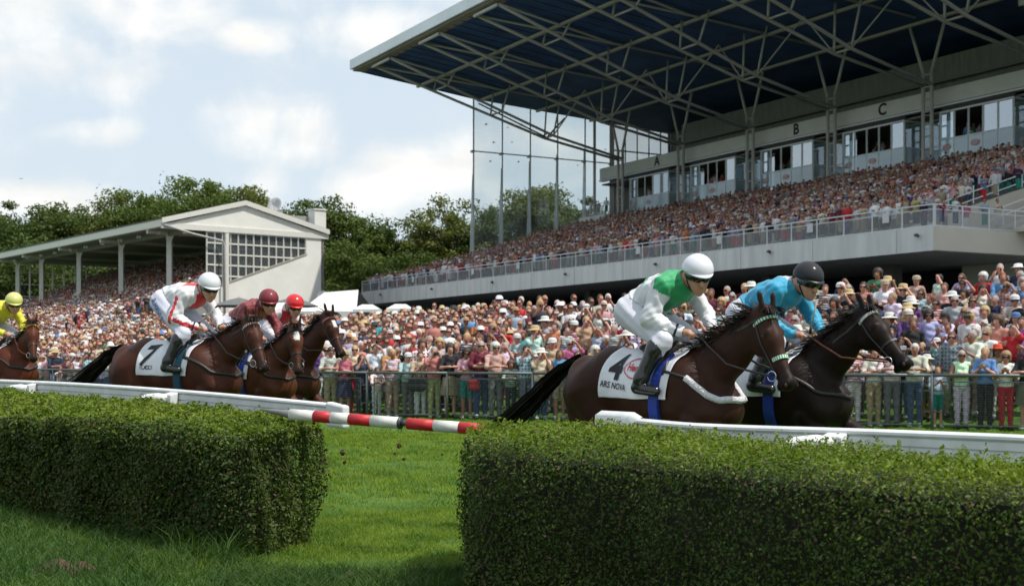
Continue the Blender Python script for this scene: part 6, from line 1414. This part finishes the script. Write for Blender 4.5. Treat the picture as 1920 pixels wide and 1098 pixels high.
# the old stand
for k in range(24):
    t = -5.2+k*.8; z = ltz(t+.0)-.05; s = .6 if t > 3.6 else -.3
    if t > 14: break
    while s < 42.5:
        s += rc.uniform(.5,.74)
        if rc.random() < .05 or any(abs(s-c_) < .4 and abs(t-2) < .4 for c_ in (3.1,13.7,24.4,35.3)): continue
        p = Lp(s, t, z); crowd.append((p.x, p.y, p.z, 2, -1.2))
n = len(crowd); print('crowd mass', n)
Vs = []; Qs = []; Cs = []; base = 0; tc_ = np.array([t[1] for t in TOPS]); tw_ = np.array([t[2] for t in TOPS], float); tw_ /= tw_.sum(); hc_ = np.array([h[1] for h in HAIRS]); bc_ = np.array([b[1] for b in BOTS]); kc_ = np.array([h[1] for h in HATS]); sk_ = np.array(SK)
arr = np.array([(a[0], a[1], a[2], a[3]) for a in crowd]); vi = rc.choice(8, n, p=[.175,.185,.175,.155,.175,.035,.07,.03]); face = np.where(arr[:, 3] == 0, np.arctan2(10-arr[:, 1], 4-arr[:, 0]), np.arctan2(14-arr[:, 1], 2-arr[:, 0]))+rc.normal(size=n)*.3
for v in range(8):
    V, Q, R = LOW[v]; idx = np.where(vi == v)[0]; m = len(idx); ca, sa = np.cos(face[idx]), np.sin(face[idx]); sc_ = (1+rc.normal(size=m)*.05)*np.where(rc.random(m) < .06, .8, 1)
    X = (V[:, 0][None]*ca[:, None]-V[:, 1][None]*sa[:, None])*sc_[:, None]+arr[idx, 0][:, None]; Y = (V[:, 0][None]*sa[:, None]+V[:, 1][None]*ca[:, None])*sc_[:, None]+arr[idx, 1][:, None]; Z = V[:, 2][None]*sc_[:, None]+arr[idx, 2][:, None]
    pal = np.zeros((m, 7, 3)); pal[:, 0] = sk_[rc.integers(0, len(SK), m)]; pal[:, 1] = tc_[rc.choice(len(TOPS), m, p=tw_)]*rc.uniform(.75,1.15,(m,1)); pal[:, 2] = bc_[rc.integers(0, len(BOTS), m)]; pal[:, 3] = hc_[rc.choice(len(HAIRS), m, p=[.25,.22,.12,.11,.06,.11,.05,.08])]; pal[:, 4] = kc_[rc.choice(len(HATS), m, p=[.30,.12,.27,.10,.12,.08,.01])]; pal[:, 5] = .008; pal[:, 6] = .02
    Vs.append(np.stack([X, Y, Z], -1).reshape(-1, 3)); Cs.append(pal[:, R].reshape(-1, 3)); Qs.append((Q[None]+(np.arange(m)*len(V))[:, None, None]).reshape(-1, 4)+base); base += m*len(V)
CRM = mat('crowd mass', (0,0,0), .8, vary=.12, scale=9, attr=True)
tag(link('crowd', npmesh('crowd', np.concatenate(Vs), np.concatenate(Qs), mats=[CRM], col=np.concatenate(Cs))), 'packed crowd of spectators filling the terraces and both stands', 'crowd', kind='stuff')
# a few things people hold, and the bags hanging at the fence
def bag(px, dfront, z, size, c, lab, cat='bag'):
    # hangs just behind the fence at screen column px
    ds = np.linspace(0, fd[-1], 900); q = np.array([fat(d_) for d_ in ds]); i = int(np.argmin(abs(CX+F*q[:, 0]/q[:, 1]-px))); p = q[i]+np.array((.25,.9))*dfront; Sg = SDF(.03); w, h_ = size; Sg.cap((-w*.35,0,h_*.3),(w*.35,0,h_*.3),h_*.30,h_*.30,0,.45).cap((-w*.3,0,-h_*.12),(w*.3,0,-h_*.12),h_*.34,h_*.34,0,.5)
    V, Q = Sg.mesh(.02); g = gz(*p); t = empty('shoulder_bag', (p[0], p[1], g+z), -.4, lab, cat); link('pouch', npmesh('pouch', V, Q, mats=[mat('bag %s' % cat+str(px), c, .5, bump=.3)]), t); mb = MB(); mb.tube([(-w*.4,0,h_*.3),(-w*.15,.03,h_*1.3),(w*.15,.05,h_*1.3),(w*.4,0,h_*.3)], .012, 5); mb.build('strap', LEATHER, t, True)
bag(778, .14, .86, (.44,.34), (.012,.012,.014), 'big black shoulder bag hanging behind the fence above the striped pole'); bag(884, .14, .86, (.24,.26), (.35,.012,.02), 'small red handbag behind the fence between the hedges')
def phone(px, row, lab, c=(.5,.5,.52), big=False):
    L = [s for s in specs if s['pose'] == 'camera' and abs(s['px']-px) < 400]
    if not L: return
    s = min(L, key=lambda q: abs(q['px']-px)+60*q['row']+(9999 if q.get('cam') else 0)); s['cam'] = 1; a = math.atan2(-s['y']+9, 3-s['x']); o = MB(); z = s['z']+1.60*(.97 if s['fem'] else 1.02); o.box((.0,0,0), (.04,.13,.09)); 
    if big: o.tube([(.02,0,0),(.12,0,0)], [.035,.04], 10)
    ob = o.build('camera', mat('camera body %.1f' % c[0], c, .35), None, False, .008); ob.location = (s['x']+.30*math.cos(a), s['y']+.30*math.sin(a), z); ob.rotation_euler = (0,0,a); tag(ob, lab, 'camera')
phone(830, 0, 'black camera with a long lens held up at the fence left of centre', (.02,.02,.02), True); phone(1650, 1, 'silver compact camera held up in the crowd behind the black horse'); phone(1850, 2, 'black compact camera held up near the right edge of the crowd', (.02,.02,.02))
